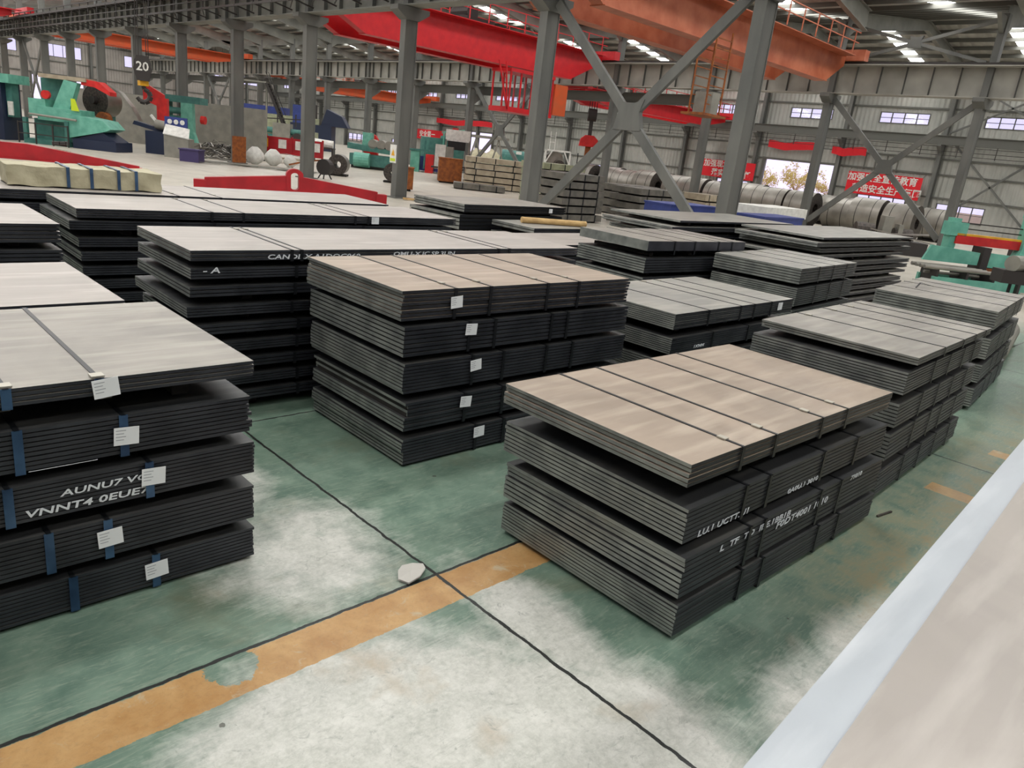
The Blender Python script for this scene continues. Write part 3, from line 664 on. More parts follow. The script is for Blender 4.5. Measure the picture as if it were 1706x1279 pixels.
stack('brownish stack in the middle distance',(9.75,6.86),1.5,2.75,-3.2,[
 (1.29,1.5,1,0,0,dict(straps=(.25,.45,.7,.85))),(.985,1.23,6,0,0),(.68,.92,6,0,0),(.36,.62,6,0,0),(.04,.3,6,0,0)],'top_grey')
stack('stack between the middle and the front right stacks',(6.88,4.33),1.55,2.88,.8,[
 (.95,1.13,8,0,0,dict(straps=(.24,.5,.62,.78),buck=.05,lab=(.86,.6,0))),(.67,.858,8,0,-.01,dict(straps=(.3,.6,.8),lab=(.82,.6,0),stencil=[('1XMM',.16,.25,.05,'LEFT')])),(.36,.58,8,0,0),(.04,.28,8,.02,0)],'top_cool')
stack('stack right of the brownish stack',(11.45,5.1),1.5,2.72,4.5,[
 (1.095,1.35,6,0,0,dict(straps=(.3,.55,.8),buck=.1)),(.74,1.04,9,0,0,dict(straps=(.3,.55,.8))),(.42,.68,8,0,0),(.04,.34,8,0,0)],'top_cool')
def thin(desc,x,y,w_,l_,yaw,tops,th,top):
    stack(desc,(x,y),w_,l_,yaw,[(z-th[i%len(th)],z,1+(i>0),(0,-.3,.1,-.5,0,.2)[i%6],(0,-.03,.05)[i%3],dict(top=top)) for i,z in enumerate(tops)],top)
thin('far wide stack with overhanging plates, left one',13.5,8.8,1.9,5.0,-1,[1.6,1.47,1.3,1.13,.95,.75,.55,.35,.17],[.055,.1,.09],'top_cool')
thin('far wide stack with overhanging plates, right one',15.5,6.6,1.9,5.5,.4,[1.6,1.5,1.365,1.22,1.07,.92,.77,.62,.47,.32,.17],[.055,.1,.1],'top_cool')
stack('right stack behind the front right stack',(6.76,1.84),1.42,2.72,2.5,[
 (1.275,1.35,3,0,0,dict(straps=(.3,.55,.74,.9),buck=.08)),(1.01,1.215,8,-.06,.03,dict(straps=(.3,.5,.7,.86))),(.705,.93,7,-.06,.03,dict(straps=(.25,.45,.65,.85))),(.39,.65,7,-.06,.03,dict(straps=(.25,.45,.6,.8))),(.05,.3,8,-.07,.03,dict(straps=(.25,.45,.65,.85)))],'top_grey')
stack('rightmost stack at the picture edge',(11.05,2.26),1.5,2.8,6,[
 (1.10,1.35,7,0,0,dict(straps=(.3,.6,.8),buck=.06)),(.70,.985,8,.05,0,dict(straps=(.3,.5,.75))),(.38,.63,8,.03,0,dict(straps=(.3,.5,.75))),(.05,.31,8,.0,0,dict(straps=(.3,.5,.75)))],'top_grey')
bundle('thin tan sheet lying topmost on the foreground stack at the lower right corner',-.2,-1.1,3.4,1.345,5.2,1.502,1.508,1,'top_pale',skid=.0,group='foreground sheets',name='top_sheet')  # set back to uncover the painted band of edge light below
stack('foreground stack at the lower right corner',(-.2,-1.1),1.46,5.2,3.4,[
 (1.3,1.5,5,0,0,dict(top='top_rim')),(.9,1.2,8,0,0,{}),(.45,.8,8,0,0,{}),(.04,.38,8,0,0,{})],'top_pale',look='pale steel sheets')
# ------------------------------------------------------------------ wrapped package, spreader beams
t=thing('wrapped_package','long package wrapped in tan paper with dark straps, on the farthest long stack','package',(2.2,11.55,1.475),R(-5))
g=G(); random.seed(3)
nx,nz=22,4; Lp,Wp,Hp=1.86,.8,.25
def wv(x,y,z): return (x+.012*math.sin(z*31+y*9),y+.014*math.sin(x*17+z*23)+.008*math.sin(x*41),z+.008*math.sin(x*13+y*19))
for i in range(nx):
    a,b=Lp*i/nx,Lp*(i+1)/nx
    for k in range(nz):
        c0,c1=Hp*k/nz,Hp*(k+1)/nz
        g.face([wv(a,0,c0),wv(b,0,c0),wv(b,0,c1),wv(a,0,c1)]); g.face([wv(b,Wp,c0),wv(a,Wp,c0),wv(a,Wp,c1),wv(b,Wp,c1)])
    for k in range(4):
        y0,y1=Wp*k/4,Wp*(k+1)/4
        g.face([wv(a,y0,Hp),wv(b,y0,Hp),wv(b,y1,Hp),wv(a,y1,Hp)])
for k in range(4):
    y0,y1=Wp*k/4,Wp*(k+1)/4
    for q in range(nz):
        c0,c1=Hp*q/nz,Hp*(q+1)/nz
        g.face([wv(0,y1,c0),wv(0,y0,c0),wv(0,y0,c1),wv(0,y1,c1)]); g.face([wv(Lp,y0,c0),wv(Lp,y1,c0),wv(Lp,y1,c1),wv(Lp,y0,c1)])
g.build('paper_wrap','wrap',t,smooth=True)
for f in (.37,.52,.7,.82):
    g=G(); x=Lp*f; g.box(x-.02,x+.02,-.024,-.018,0,Hp+.015); g.box(x-.02,x+.02,-.024,Wp+.02,Hp+.01,Hp+.016); g.box(x-.02,x+.02,Wp+.014,Wp+.02,0,Hp+.015); g.build('strap','strap_blue',t)
def spreader(x,y,yaw,label,L=6.7,H=1.02):
    t=thing('spreader_beam',label,'lifting beam',(x,y,0),R(yaw))
    h=L/2
    g=G()
    for s_ in (-1,1): g.prism([(s_*(h-.35),.1),(s_*.2,.05),(s_*.2,.8),(s_*(h-.35),.5)],'y',-.16,.16)
    g.box(-.2,.2,-.16,.16,.05,.3); g.build('beam_body','beam_red',t)
    g=G(); # lifting eye: ring of boxes around the slot
    n=20; 
    outer=[];inner=[]
    for k in range(n):
        a=2*math.pi*k/n; ox=.3*math.cos(a); oz=.3*math.sin(a)+(.28 if math.sin(a)>0 else -.28); ix=.14*math.cos(a); iz=.14*math.sin(a)+(.26 if math.sin(a)>0 else -.26)
        outer.append((ox,.62+oz*.75)); inner.append((ix,.62+iz*.75))
    for k in range(n):
        k2=(k+1)%n
        for yy in (-.18,.18):
            q=[(outer[k][0],yy,outer[k][1]),(outer[k2][0],yy,outer[k2][1]),(inner[k2][0],yy,inner[k2][1]),(inner[k][0],yy,inner[k][1])]; g.face(q)
        g.face([(outer[k][0],-.18,outer[k][1]),(outer[k2][0],-.18,outer[k2][1]),(outer[k2][0],.18,outer[k2][1]),(outer[k][0],.18,outer[k][1])])
        g.face([(inner[k][0],-.18,inner[k][1]),(inner[k2][0],-.18,inner[k2][1]),(inner[k2][0],.18,inner[k2][1]),(inner[k][0],.18,inner[k][1])])
    g.build('lifting_eye','beam_red',t)
    G().box(-.13,.13,-.181,-.178,.78,1.3).build('slot_liner','white',t) if False else None
    for s_ in (-1,1):
        G().box(min(s_*(h-.4),s_*h),max(s_*(h-.4),s_*h),-.2,.2,.08,.42).build('end_block','beam_red',t)
        G().box(s_*(h-.25)-.1,s_*(h-.25)+.1,-.25,.25,0,.08).build('foot','beam_red',t)
    G().box(-1.2,-.9,-.2,.2,0,.07).build('foot','beam_red',t); G().box(.9,1.2,-.2,.2,0,.07).build('foot','beam_red',t)
    return t
spreader(13.6,25.25,-22,'dark red lifting beam with a slotted eye lying on the floor behind the long stacks')
t=thing('steel_channel','flat red steel beam lying on the floor behind the wrapped package','lifting beam',(8.6,35.6,0),R(-20))
G().prism([(-3.2,.0),(3.0,.0),(3.0,.12),(-1,.62),(-3.2,.62)],'y',-.16,.16).build('beam_web','beam_red',t)
G().box(-3.3,3.1,-.24,.24,.0,.05).build('beam_flange','beam_red',t)
t=thing('coiled_chain','heap of dark lifting chain on the red floor beam','chain',(8.7,35.5,.63),0)
g=G()
for k in range(14):
    a=k*.9; g.cyl((.25*math.cos(a),.15*math.sin(a),.05+.01*k),(.25*math.cos(a+.9),.15*math.sin(a+.9),.06+.01*k),.05,6)
g.build('chain_links','dark_steel',t)
# ------------------------------------------------------------------ wood bits, litter
def bar_thing(name,label,cat,p,q,r,m,group=None,rect=True):
    mid=(Vector(p)+Vector(q))/2; g=G()
    if rect: g.bar(Vector(p)-mid,Vector(q)-mid,r*2,r)
    else: g.cyl(Vector(p)-mid,Vector(q)-mid,r,12)
    return tag(g.build(name,m,None,mid),label,cat,group)
bar_thing('timber','light wooden timber on the floor near the fifth column base, front one','timber',(19.4,26.6,.06),(21.2,25.4,.06),.08,'wood')
bar_thing('timber','short wooden timber lying behind the front one near the column base','timber',(20.8,27.2,.06),(22.2,26.0,.06),.08,'wood')
bar_thing('cardboard_tube','yellow cardboard tube lying on a low plate stack','tube',(11.6,11.55,1.19),(13.1,11.0,1.19),.065,'wood',rect=False)
g=G(); pr=[(-.11,-.05),(-.03,-.085),(.06,-.07),(.12,-.02),(.1,.05),(.02,.08),(-.06,.06),(-.12,.02)]
for k in range(8):
    a,b=pr[k],pr[(k+1)%8]; z=lambda p:.012+.03*abs(math.sin(p[0]*30)); g.face([(0,0,.03),(a[0],a[1],z(a)),(b[0],b[1],z(b))]); g.face([(b[0],b[1],z(b)-.01),(a[0],a[1],z(a)-.01),(0,0,.02)])
tag(g.build('crumpled_paper','scrap_paper',None,(2.6,3.22,.0),.4),'crumpled grey-white paper scrap beside the floor joint crossing','litter')
g=G(); g.prism([(-.03,-.012),(.02,-.02),(.032,.005),(.005,.02),(-.028,.012)],'z',0,.012); tag(g.build('scrap_chip','rust',None,(2.0,1.0,.0)),'small brown scrap chip on the pale floor at the bottom','litter')
g=G(); g.box(-.12,.12,-.05,.05,0,.04); g.box(-.05,.16,-.02,.03,.04,.07); tag(g.build('rubber_scrap','black',None,(8.45,.72,0),.4),'black scrap of rubber on the right-hand aisle floor','litter')
tag(G().bar((0,0,.01),(.22,-.04,.01),.016,.016).build('rusty_rod','coil_end',None,(6.42,1.72,0)),'short dark rod on the floor at the right foot of the front right stack','litter')
# ------------------------------------------------------------------ coils of steel
def make_coil(label,x,y,r,wd,group='steel coils along the side wall',yaw=0,dark=False):
    t=thing('steel_coil',label,'coil',(x,y,0),R(yaw),group)
    G().cyl((0,0,r+.08),(0,wd,r+.08),r,40,0,None,1,r*.34).build('wound_sheet',['coil' if not dark else 'coil_end','coil_end'],t,smooth=True)
    for f in (.25,.75):
        G().cyl((0,wd*f-.02,r+.08),(0,wd*f+.02,r+.08),r+.004,40,0,None,0,r+.001).build('band','dark_steel',t)
    G().box(-.5,.5,.1,wd-.1,0,.1).build('cradle','skid',t)
    return t
spots=[]
yy=16.4
names=['first','second','third','fourth','fifth','sixth','seventh','eighth','ninth','tenth','eleventh','twelfth','thirteenth','fourteenth','fifteenth']
ys=[14.9,16.9,18.85,21.0,23.0,24.9,27.0,29.1,31.0,33.1,35.1,37.0,39.1]
for k,y in enumerate(ys):
    make_coil('%s large steel coil from the right in the front coil row behind the middle columns'%names[k],47.0+(k%3)*.35,y,(1.0,1.04,.95,1.0)[k%4],(1.7,1.8,1.62)[k%3])
ys=[14.6,16.9,19.3,21.6,23.9,26.2,28.5,30.9,33.3,35.7,38,40.4]
for k,y in enumerate(ys):
    make_coil('%s steel coil from the right in the rear coil row near the side wall'%names[k],51.6+(k%2)*.3,y,.95,1.45,'steel coils of the rear row')
make_coil('small grey strip coil lying on the floor left of the two, right of a column',23.2,38.2,.55,1.1,'small strip coils on the far floor',-40)
make_coil('small dark strip coil on the far floor beside the red guard machine',25.0,35.4,.5,.9,'small strip coils on the far floor',-40,True)
# ------------------------------------------------------------------ distant sheet stacks
def pile(desc,x,y,yaw,l_,w_,levels,h,m,gap=.06,straps=3):
    for k in range(levels):
        z=k*(h+gap+.012)
        nm=('lowest' if k==0 else 'topmost' if k==levels-1 else LV[levels-1-k].replace(' bundle',''))
        t=thing('sheet_bundle','%s bundle of the %s'%(nm,desc),'steel sheets',(x+random.uniform(-.05,.05),y+random.uniform(-.05,.05),z),R(yaw),'bundles of the '+desc)
        G().box(0,l_,0,w_,gap,h+gap).build('sheets',m,t); g=G()
        for f in (.15,.85): G().box(l_*f-.05,l_*f+.05,.05,w_-.05,0,gap).build('skid','skid',t)
        for i in range(straps):
            xx=l_*(i+.5)/straps; G().box(xx-.03,xx+.03,-.01,w_+.01,gap-.01,h+gap+.004).build('strap','strap',t)
pile('tan sheet pile left of the teal machine',31.0,36.2,-38,3.6,2.0,5,.3,'tanboard')
pile('pale green sheet pile behind the fourth column',33.6,33.2,-38,3.2,2.0,4,.42,'greenboard')
pile('dark low pile in front of the tan pile',28.6,34.3,-38,3.0,1.5,1,.3,'greyboard')
pile('tall grey pile left of the X brace foot',22.6,20.4,0,2.6,1.6,6,.25,'greyboard')
pile('dark grey pile right of the X brace foot',26.4,19.4,0,3.2,1.6,5,.25,'greyboard')
pile('grey pile behind, near the coil row',30.5,23.6,0,3.4,1.6,4,.3,'greyboard')
pile('tan pile below the second coil',33.5,20.6,0,2.2,1.4,4,.3,'tanboard')
pile('greenish pile behind the X brace',27.8,26.5,0,3.2,1.6,6,.28,'greenboard')
t=thing('sheet_bundle','flat bundle wrapped in white film in front of the coils','steel sheets',(27.5,14.2,0)); G().box(0,3.6,0,1.5,1.15,1.55).build('film_wrap','white',t); G().box(.1,3.5,.1,1.4,0,1.15).build('support_stand','greyboard',t)
def crate(x,y,l_,w_,h,m,name,label,cat,yaw=0):
    t=thing(name,label,cat,(x,y,0),R(yaw)); G().box(0,l_,0,w_,.1,h).build('body',m,t); G().box(-.03,l_+.03,-.03,w_+.03,h,h+.06).build('lid',m,t); G().box(.1,l_-.1,.1,w_-.1,0,.1).build('skid','skid',t); return t
crate(23.9,16.1,3.2,1.2,1.25,'blue','blue_crate','long blue crate behind the far wide stacks, left one','crate')
crate(24.4,12.6,3.0,1.1,1.3,'blue','blue_crate','long blue crate behind the far wide stacks, right one','crate')
crate(30.8,38.6,1.5,1.0,1.5,'rust','rusty_cabinet','brown rusty cabinet right of the column with the warning sign','cabinet',-35)
crate(22.2,31.2,.9,.7,1.1,'rust','rusty_box','orange-brown rusty box beside the column base','box',-35)
# ------------------------------------------------------------------ machines
YW=R(-44)
def mach(name,label,cat,x,y,yaw=None,z=0,group=None): return thing(name,label,cat,(x,y,z),YW if yaw is None else R(yaw),group)
def part(t,name,m,boxes=(),cyls=(),bars=(),prisms=(),smooth=False):
    g=G()
    for b in boxes: g.box(*b)
    for c in cyls: g.cyl(*c)
    for b in bars: g.bar(*b)
    for p in prisms: g.prism(*p)
    return g.build(name,m,t,smooth=smooth)
# decoiler line at far left
t=mach('decoiler','teal decoiler machine with a slanted arm and pointed table at the far left','machine',11.7,48.0)
part(t,'base_frame','teal_dark',[(-1.3,1.1,-.9,.9,0,.25),(-1.3,-1.1,-.9,-.7,.2,1.3),(.9,1.1,-.9,-.7,.2,1.3),(-1.1,.9,-.2,.7,.25,1.3)])
part(t,'body','teal',[(-.6,1.7,-.7,.7,1.25,1.95),(-1.1,-.2,-.6,.6,1.4,2.3)])
part(t,'pointed_table','teal',prisms=[([(.9,1.75),(2.9,1.55),(3.3,1.15),(3.0,1.0),(.9,.45)],'y',-.8,.8)])
part(t,'slanted_arm','teal',prisms=[([(.1,1.9),(1.0,1.9),(1.5,3.3),(.8,3.4)],'y',-.5,-.1)])
part(t,'rear_column','teal_dark',[(-.9,.3,.3,.8,1.9,3.4)])
part(t,'top_beam','tanboard',[(-.6,1.9,-.4,.6,3.4,3.6)])
part(t,'strap_end','red',prisms=[([(1.6,3.55),(2.5,3.5),(3.1,3.05),(3.1,2.85),(2.3,3.2),(1.6,3.25)],'y',-.3,.4)])
part(t,'warning_lamp','red',cyls=[((-.1,-.75,2.55),(-.1,-.55,2.55),.22,14)])
part(t,'guard','lime',prisms=[([(1.3,1.9),(1.7,1.9),(1.5,2.5),(1.3,2.5)],'y',-.85,-.8)])
part(t,'pit_cover','navy',[(1.3,3.6,-.9,.9,0,.5)],prisms=[([(1.2,.45),(2.8,.95),(3.6,.45)],'y',-.7,.7)])
part(t,'hand_rail','dark_steel',bars=[((-1.3,-1.3,1.05),(1.3,-1.3,1.05),.05),((-1.3,-1.3,.5),(1.3,-1.3,.5),.05)]+[((x,-1.3,0),(x,-1.3,1.1),.06) for x in (-1.3,-.4,.5,1.3)])
part(t,'roller','cabinet',cyls=[((-.9,-.95,1.5),(1.6,-.95,1.42),.06,10)])
t=mach('coil_on_mandrel','large bright steel coil held on the decoiler mandrel','coil',14.4,49.4)
G().cyl((-.1,-.5,2.55),(.15,.6,2.55),.85,32,0,None,1,.22).build('wound_strip',['coil','coil_end'],t,smooth=True)
part(t,'mandrel','dark_steel',cyls=[((-.15,-.8,2.55),(.2,.9,2.55),.2,14)]); part(t,'mandrel_stand','teal_dark',[(-.35,.35,.2,.8,0,2.4)])
part(t,'press_roll','rust',cyls=[((.35,-.75,1.55),(.45,-.4,1.55),.42,20)])
part(t,'loose_strip','coil',bars=[((-.2+.0,0,3.4),(.5,0,3.45),.5,.04),((.5,0,3.45),(1.2,0,3.1),.5,.04),((1.2,0,3.1),(1.8,0,2.4),.5,.04),((1.8,0,2.4),(2.2,0,1.7),.5,.04)])
t=mach('roll_feeder','dark navy feeder base with a grey roll and small arm','machine',16.9,46.6)
part(t,'base','navy',[(-.9,.7,-.6,.6,0,1.25)],prisms=[([(-1.8,1.5),(-1.7,1.7),(.6,1.25),(.6,1.05)],'y',-.2,.2)]); part(t,'roll','cabinet',cyls=[((-.4,-.3,1.65),(1.0,-.3,1.5),.26,18)]); part(t,'pipe','white',bars=[((-.9,.2,2.1),(-.4,.1,1.6),.12)])
t=mach('red_post','bright red upright guard panel in front of the grey partition','guard',17.1,48.4)
part(t,'upright','red',[(.05,.65,-.15,.15,.9,3.1)]); part(t,'upper_plate','red',prisms=[([(-.75,2.9),(.45,2.5),(.45,3.3),(-.75,3.9)],'y',-.1,.1)]); part(t,'foot','teal',[(-.4,.6,-.4,.4,0,.9)])
t=mach('control_console','grey control console with a white sloping panel','console',16.75,44.4)
part(t,'cabinet_body','cabinet',prisms=[([(-.6,0),(.75,0),(.75,1.05),(-.6,1.25)],'y',-.4,.4)]); 
g=G(); g.face([(-.62,-.45,1.25),(.8,-.45,1.1),(.62,.15,1.6),(-.72,.15,1.75)]); g.face([(.8,-.45,1.06),(-.62,-.45,1.21),(-.72,.15,1.71),(.62,.15,1.56)]); g.build('sloping_panel','white',t)
part(t,'gauge_panel','blue',[(-.8,.45,.2,.3,1.6,2.15)]); part(t,'gauges','white',cyls=[((x,.19,1.9),(x,.16,1.9),.13,12) for x in (-.5,-.15,.2)])
t=mach('press_frame','teal press frame with a wide flared leg behind the console','machine',19.3,50.3)
part(t,'leg','teal',prisms=[([(.25,.7),(1.15,.7),(.95,1.3),(.9,3.0),(.2,3.0),(.2,1.2)],'y',-.7,-.3)]); part(t,'top_beam','teal_dark',[(-1.3,1.3,-.5,.8,3.0,3.4)]); part(t,'rolls','teal_dark',cyls=[((-1.2,-.2,z),(.2,-.2,z),.2,14) for z in (1.5,2.0,2.5)]); part(t,'rear_leg','teal_dark',[(-1.3,-.9,-.3,.7,0,3.0)]); part(t,'foot','cabinet',[(-.2,1.3,-.8,.2,0,.7)])
part(t,'end_knob','red',cyls=[((1.35,-.4,2.1),(1.6,-.4,2.1),.25,14)])
t=mach('leveller','red and yellow strip leveller between the press and a column','machine',26.5,62.5)
part(t,'base','teal_dark',[(-2.3,1.8,-.8,.8,0,1.2)]); part(t,'red_housing','red',[(-1.9,-.9,-.6,.6,1.2,2.4),(.1,1.8,-.6,.6,1.2,2.2)]); part(t,'yellow_block','yellow',[(-.8,0,-.5,.5,1.3,2.8)]); part(t,'hood','white',prisms=[([(.9,2.2),(1.8,2.2),(1.7,2.9),(1.3,2.8)],'y',-.5,.5)]); part(t,'pulley','dark_steel',cyls=[((1.2,-.6,2.5),(1.2,-.5,2.5),.5,18)])
t=mach('side_machine','dark machine with a teal roof panel cut by the left picture edge','machine',9.9,49.6)
part(t,'frame','navy',[(-1.5,.1,-.8,.8,0,2.9)]); part(t,'roof_panel','teal',[(-1.6,.6,-.9,.9,2.9,3.35)]); part(t,'column','teal_dark',[(.1,.4,-.4,.2,1.2,2.9)]); part(t,'wheel','dark_steel',cyls=[((-.9,-.95,1.2),(-.9,-.8,1.2),.75,20)]); part(t,'white_guard','white',[(.2,.45,-.5,-.4,1.3,2.0)])
t=mach('wooden_box','pinkish wooden box on the floor at the far left','box',10.2,53.4)
part(t,'box_body','tanboard',[(-.9,.9,-.5,.5,0,1.0)]); part(t,'box_lid','rust',[(-1.0,.6,-.5,.5,1.0,1.25)])
# partitions
tag(G().bar((0,0,1.6),(9.6,-9.0,1.6),.12,3.2).build('partition_wall','cabinet',None,(15.8,60.2,0)),'long grey partition wall behind the decoiler machine','partition')
tag(G().bar((0,0,1.6),(6.2,-5.9,1.6),.12,3.2).build('partition_wall','greenboard',None,(37,81,0)),'pale olive partition wall left of the second column, far away','partition')
# bin, scrap, bags, barrier
tag(G().box(-.5,.5,-.4,.4,0,.62).box(-.55,.55,-.45,.45,.6,.66).build('floor_bin','purple',None,(16.5,41.8,0),YW),'purple plastic bin on the floor before the console','bin')
g=G(); random.seed(11)
for k in range(170):
    a=random.uniform(-1.3,1.6); b=random.gauss(0,.5); z=max(.03,(1-abs(b)/1.8)*(1-abs(a)/3.4)*random.uniform(.1,1.0)); L=random.uniform(.5,1.5); th=random.gauss(0,.5); q=Vector((L*math.cos(th),L*math.sin(th),random.uniform(-.25,.25)))
    p=Vector((a,b,z)); m_=p+q*.5+Vector((0,0,random.uniform(0,.25))); e=p+q
    for u,v in ((p,m_),(m_,e)):
        u.z=max(.03,u.z); v.z=max(.03,v.z); g.bar(u,v,.07,.02,random.choice((0,1)))
tag(g.build('scrap_strips',['coil','dark_steel'],None,(19.8,46.8,0),YW),'tangled pile of steel scrap strips left of the rust-footed column','scrap',kind='stuff')
g=G()
for k in range(60):
    a=random.uniform(-3,3); b=random.gauss(0,.5); L=random.uniform(.8,2); th=random.gauss(0,.2); g.bar((a,b,.03+.04*random.random()),(a+L*math.cos(th),b+L*math.sin(th),.03+.05*random.random()),.12,.015)
tag(g.build('flat_offcuts','cabinet',None,(19.2,41.3,0),YW+.1),'flat strip offcuts lying on the floor in front of the scrap pile','scrap',kind='stuff')
g=G()
for k in range(26):
    a=random.uniform(-1.2,1.4); g.bar((a,random.gauss(0,.7),.03),(a+random.uniform(.3,1.2),random.gauss(0,.7),.04),.06,.02)
tag(g.build('green_offcuts','greenboard',None,(8.9,43.0,0),YW),'thin greenish strips scattered on the floor at the left edge','scrap',kind='stuff')
def sack(x,y,z,s,lab):
    g=G(); n=10
    rings=[]
    for i in range(7):
        v=i/6; r=math.sin(math.pi*min(.97,max(.03,v)))**.5
        rings.append([( .45*s*r*math.cos(2*math.pi*k/n)*(1+.08*math.sin(5*k+i)), .3*s*r*math.sin(2*math.pi*k/n), v*.8*s) for k in range(n)])
    for a,b in zip(rings,rings[1:]):
        for k in range(n): g.face([a[k],a[(k+1)%n],b[(k+1)%n],b[k]])
    g.face(rings[0][::-1]); g.face(rings[-1]); tag(g.build('white_sack','white',None,(x,y,z),YW,True),lab,'sack','white sacks on the floor')
sack(20.9,43.6,0,1.25,'white sack standing right against the rust-footed column'); sack(21.9,43.3,0,1.2,'white sack in the middle of the three sacks'); sack(22.8,42.9,0,.9,'smallest white sack, right one of the three')
t=mach('safety_barrier','long dark red safety barrier carrying paper signs behind the sacks','barrier',26.6,51.6)
part(t,'barrier_panel','beam_red',[(-2.6,3.1,-.05,.05,.35,1.5)]); part(t,'posts','beam_red',[(x,x+.1,-.1,.1,0,1.6) for x in (-2.6,-1,.8,3.0)])
for x,m in ((-1.1,'yellow'),(.2,'white'),(1.4,'white'),(2.6,'white')):
    part(t,'notice','%s'%m,[(x-.28,x+.28,-.09,-.06,.75,1.35)])
t=mach('strip_pallet','flat pallet of bent strips before the red barrier','pallet',24.6,46.8)
part(t,'deck','tanboard',[(-1.6,1.5,-.4,.4,.25,.35)]); part(t,'bent_strips','coil',bars=[((-1.7,-.2,.45),(0,-.1,.6),.25,.03),((0,-.1,.6),(1.7,.1,.42),.25,.03)]); part(t,'legs','dark_steel',[(-1.5,-1.4,-.3,.3,0,.25),(1.3,1.4,-.3,.3,0,.25)])
t=mach('hose_reel','dark reel stand on the floor left of the second column','reel',20.9,35.6)
part(t,'reel','dark_steel',cyls=[((-.05,-.2,.6),(.05,.2,.6),.4,18)]); part(t,'stand','dark_steel',bars=[((-.35,0,0),(0,0,.6),.06),((.35,0,0),(0,0,.6),.06),((0,-.3,0),(0,0,.6),.06)]); part(t,'loose_end','rust',bars=[((0,0,.95),(-.9,0,.8),.08),((-.9,0,.8),(-1.9,.1,.5),.08)])
# middle machine cluster
t=mach('slitter','teal slitting machine with grey head seen left of the second column','machine',34.5,68.5)
part(t,'front_post','teal',[(-1.9,-.7,-.4,.4,0,2.6)]); part(t,'housing','cabinet',[(.2,1.8,-.5,.5,.9,2.4)]); part(t,'rolls','teal_dark',cyls=[((-.7,0,z),(3.2,0,z),.28,14) for z in (1.1,1.7)]); part(t,'wheel','dark_steel',cyls=[((2.5,-.6,1.1),(2.5,-.4,1.1),.55,18)]); part(t,'end_block','greenboard',[(2.9,4.2,-.5,.5,.3,1.9)]); part(t,'pipes','dark_steel',bars=[((-.6,0,2.7),(3.0,0,2.9),.1),((.5,0,2.2),(.5,0,3.2),.1),((2.2,0,2.2),(2.2,0,3.3),.1)])
t=mach('blue_truck_body','distant blue open box standing against the end wall','container',41,84)
part(t,'box_sides','blue',prisms=[([(-2.6,2.0),(2.9,2.0),(2.9,4.0),(-3.1,4.0)],'y',-1,1)]); part(t,'supports','dark_steel',[(-2.4,-2.1,-.8,.8,0,2.0),(2.3,2.6,-.8,.8,0,2.0)])
t=mach('navy_machine','dark navy machine with upright pipes right of the second column','machine',43,76)
part(t,'body','navy',[(-2.2,2.2,-1,1,0,2.6)]); part(t,'blue_hood','blue',[(-2.0,-.6,-.8,.8,2.6,4.4)]); part(t,'pipes','dark_steel',bars=[((-.2,0,2.6),(-.2,0,5.2),.22),((.3,0,2.6),(.3,0,4.6),.18),((-.2,0,5.0),(-1.6,0,5.2),.12)]); part(t,'small_hood','navy',prisms=[([(1.0,2.6),(3.9,2.6),(3.2,3.7),(1.6,4.3)],'y',-.8,.8)])
t=mach('roller_table','dark teal roller table with grey drums left of the red guard','machine',32.2,47.4)
part(t,'frame','teal_dark',[(-2.0,1.9,-.7,.7,.2,1.0)],prisms=[([(-2.2,1.3),(1.9,1.1),(1.9,1.4),(-2.2,1.7)],'y',-.6,.6)]); part(t,'drum','cabinet',cyls=[((x,-.6,1.75),(x,.6,1.75),.33,16) for x in (-.4,.2,.8,1.4)]); part(t,'motor','teal',cyls=[((-1.6,-.9,.6),(-.5,-.9,.6),.5,16)]); part(t,'head_post','teal',[(-1.2,-.5,-.3,.4,1.2,2.5)]); part(t,'feet','dark_steel',[(-1.9,1.8,-.5,.5,0,.2)])
t=mach('red_guard','tall red rounded guard over a wheel, left of the third column','guard',32.9,49.5)
pr=[(-.5,.5),(.5,.5),(.55,1.9)]+[(.52*math.cos(R(a)),1.9+.55*math.sin(R(a))) for a in (20,50,80,110,140,170)]
part(t,'guard_shell','red',prisms=[(pr,'y',-.3,.3)]); part(t,'wheel','dark_steel',cyls=[((0,-.5,.5),(0,.3,.5),.48,18)]); part(t,'lamp','yellow',cyls=[((.7,-.3,1.2),(1.1,-.3,1.2),.08,8)])
t=mach('valve_stand','green valve stand with pipes right of the red guard','machine',36.5,49.5)
part(t,'stand','teal',[(-1.2,-.7,-.3,.3,0,2.1),(.1,.8,-.3,.3,0,1.7)]); part(t,'pipes','teal_dark',bars=[((-1.2,-.3,1.6),(1.6,-.3,1.7),.14),((-.4,-.3,.3),(-.4,-.3,2.5),.12),((1.2,-.3,.3),(1.2,-.3,2.4),.12)]); part(t,'red_cover','red',[(1.3,1.9,-.4,.4,0,1.4)])
t=mach('white_sack_table','bench with white film bundles right of the second column','bench',30.2,53.3)
part(t,'bench_top','dark_steel',[(-1.8,1.6,-.5,.5,.95,1.05)]); part(t,'legs','dark_steel',[(x,x+.1,-.4,.4,0,.95) for x in (-1.7,0,1.5)]); part(t,'film_bundle','white',cyls=[((-.6,-.1,1.35),(1.5,.1,1.25),.33,12)])
t=mach('tool_cabinet','white and grey tool cabinet right of the column with the warning sign','cabinet',33.5,41.5)
part(t,'cabinet_body','cabinet',[(-.1,.6,-.4,.4,0,2.2)]); part(t,'white_door','white',[(-.6,.1,-.42,-.3,.7,2.3)]); part(t,'desk_top','dark_steel',[(-.8,1.4,-.5,.5,.75,.85)])
t=mach('computer_desk','desk with black monitor beneath a white board','desk',36.5,43.8)
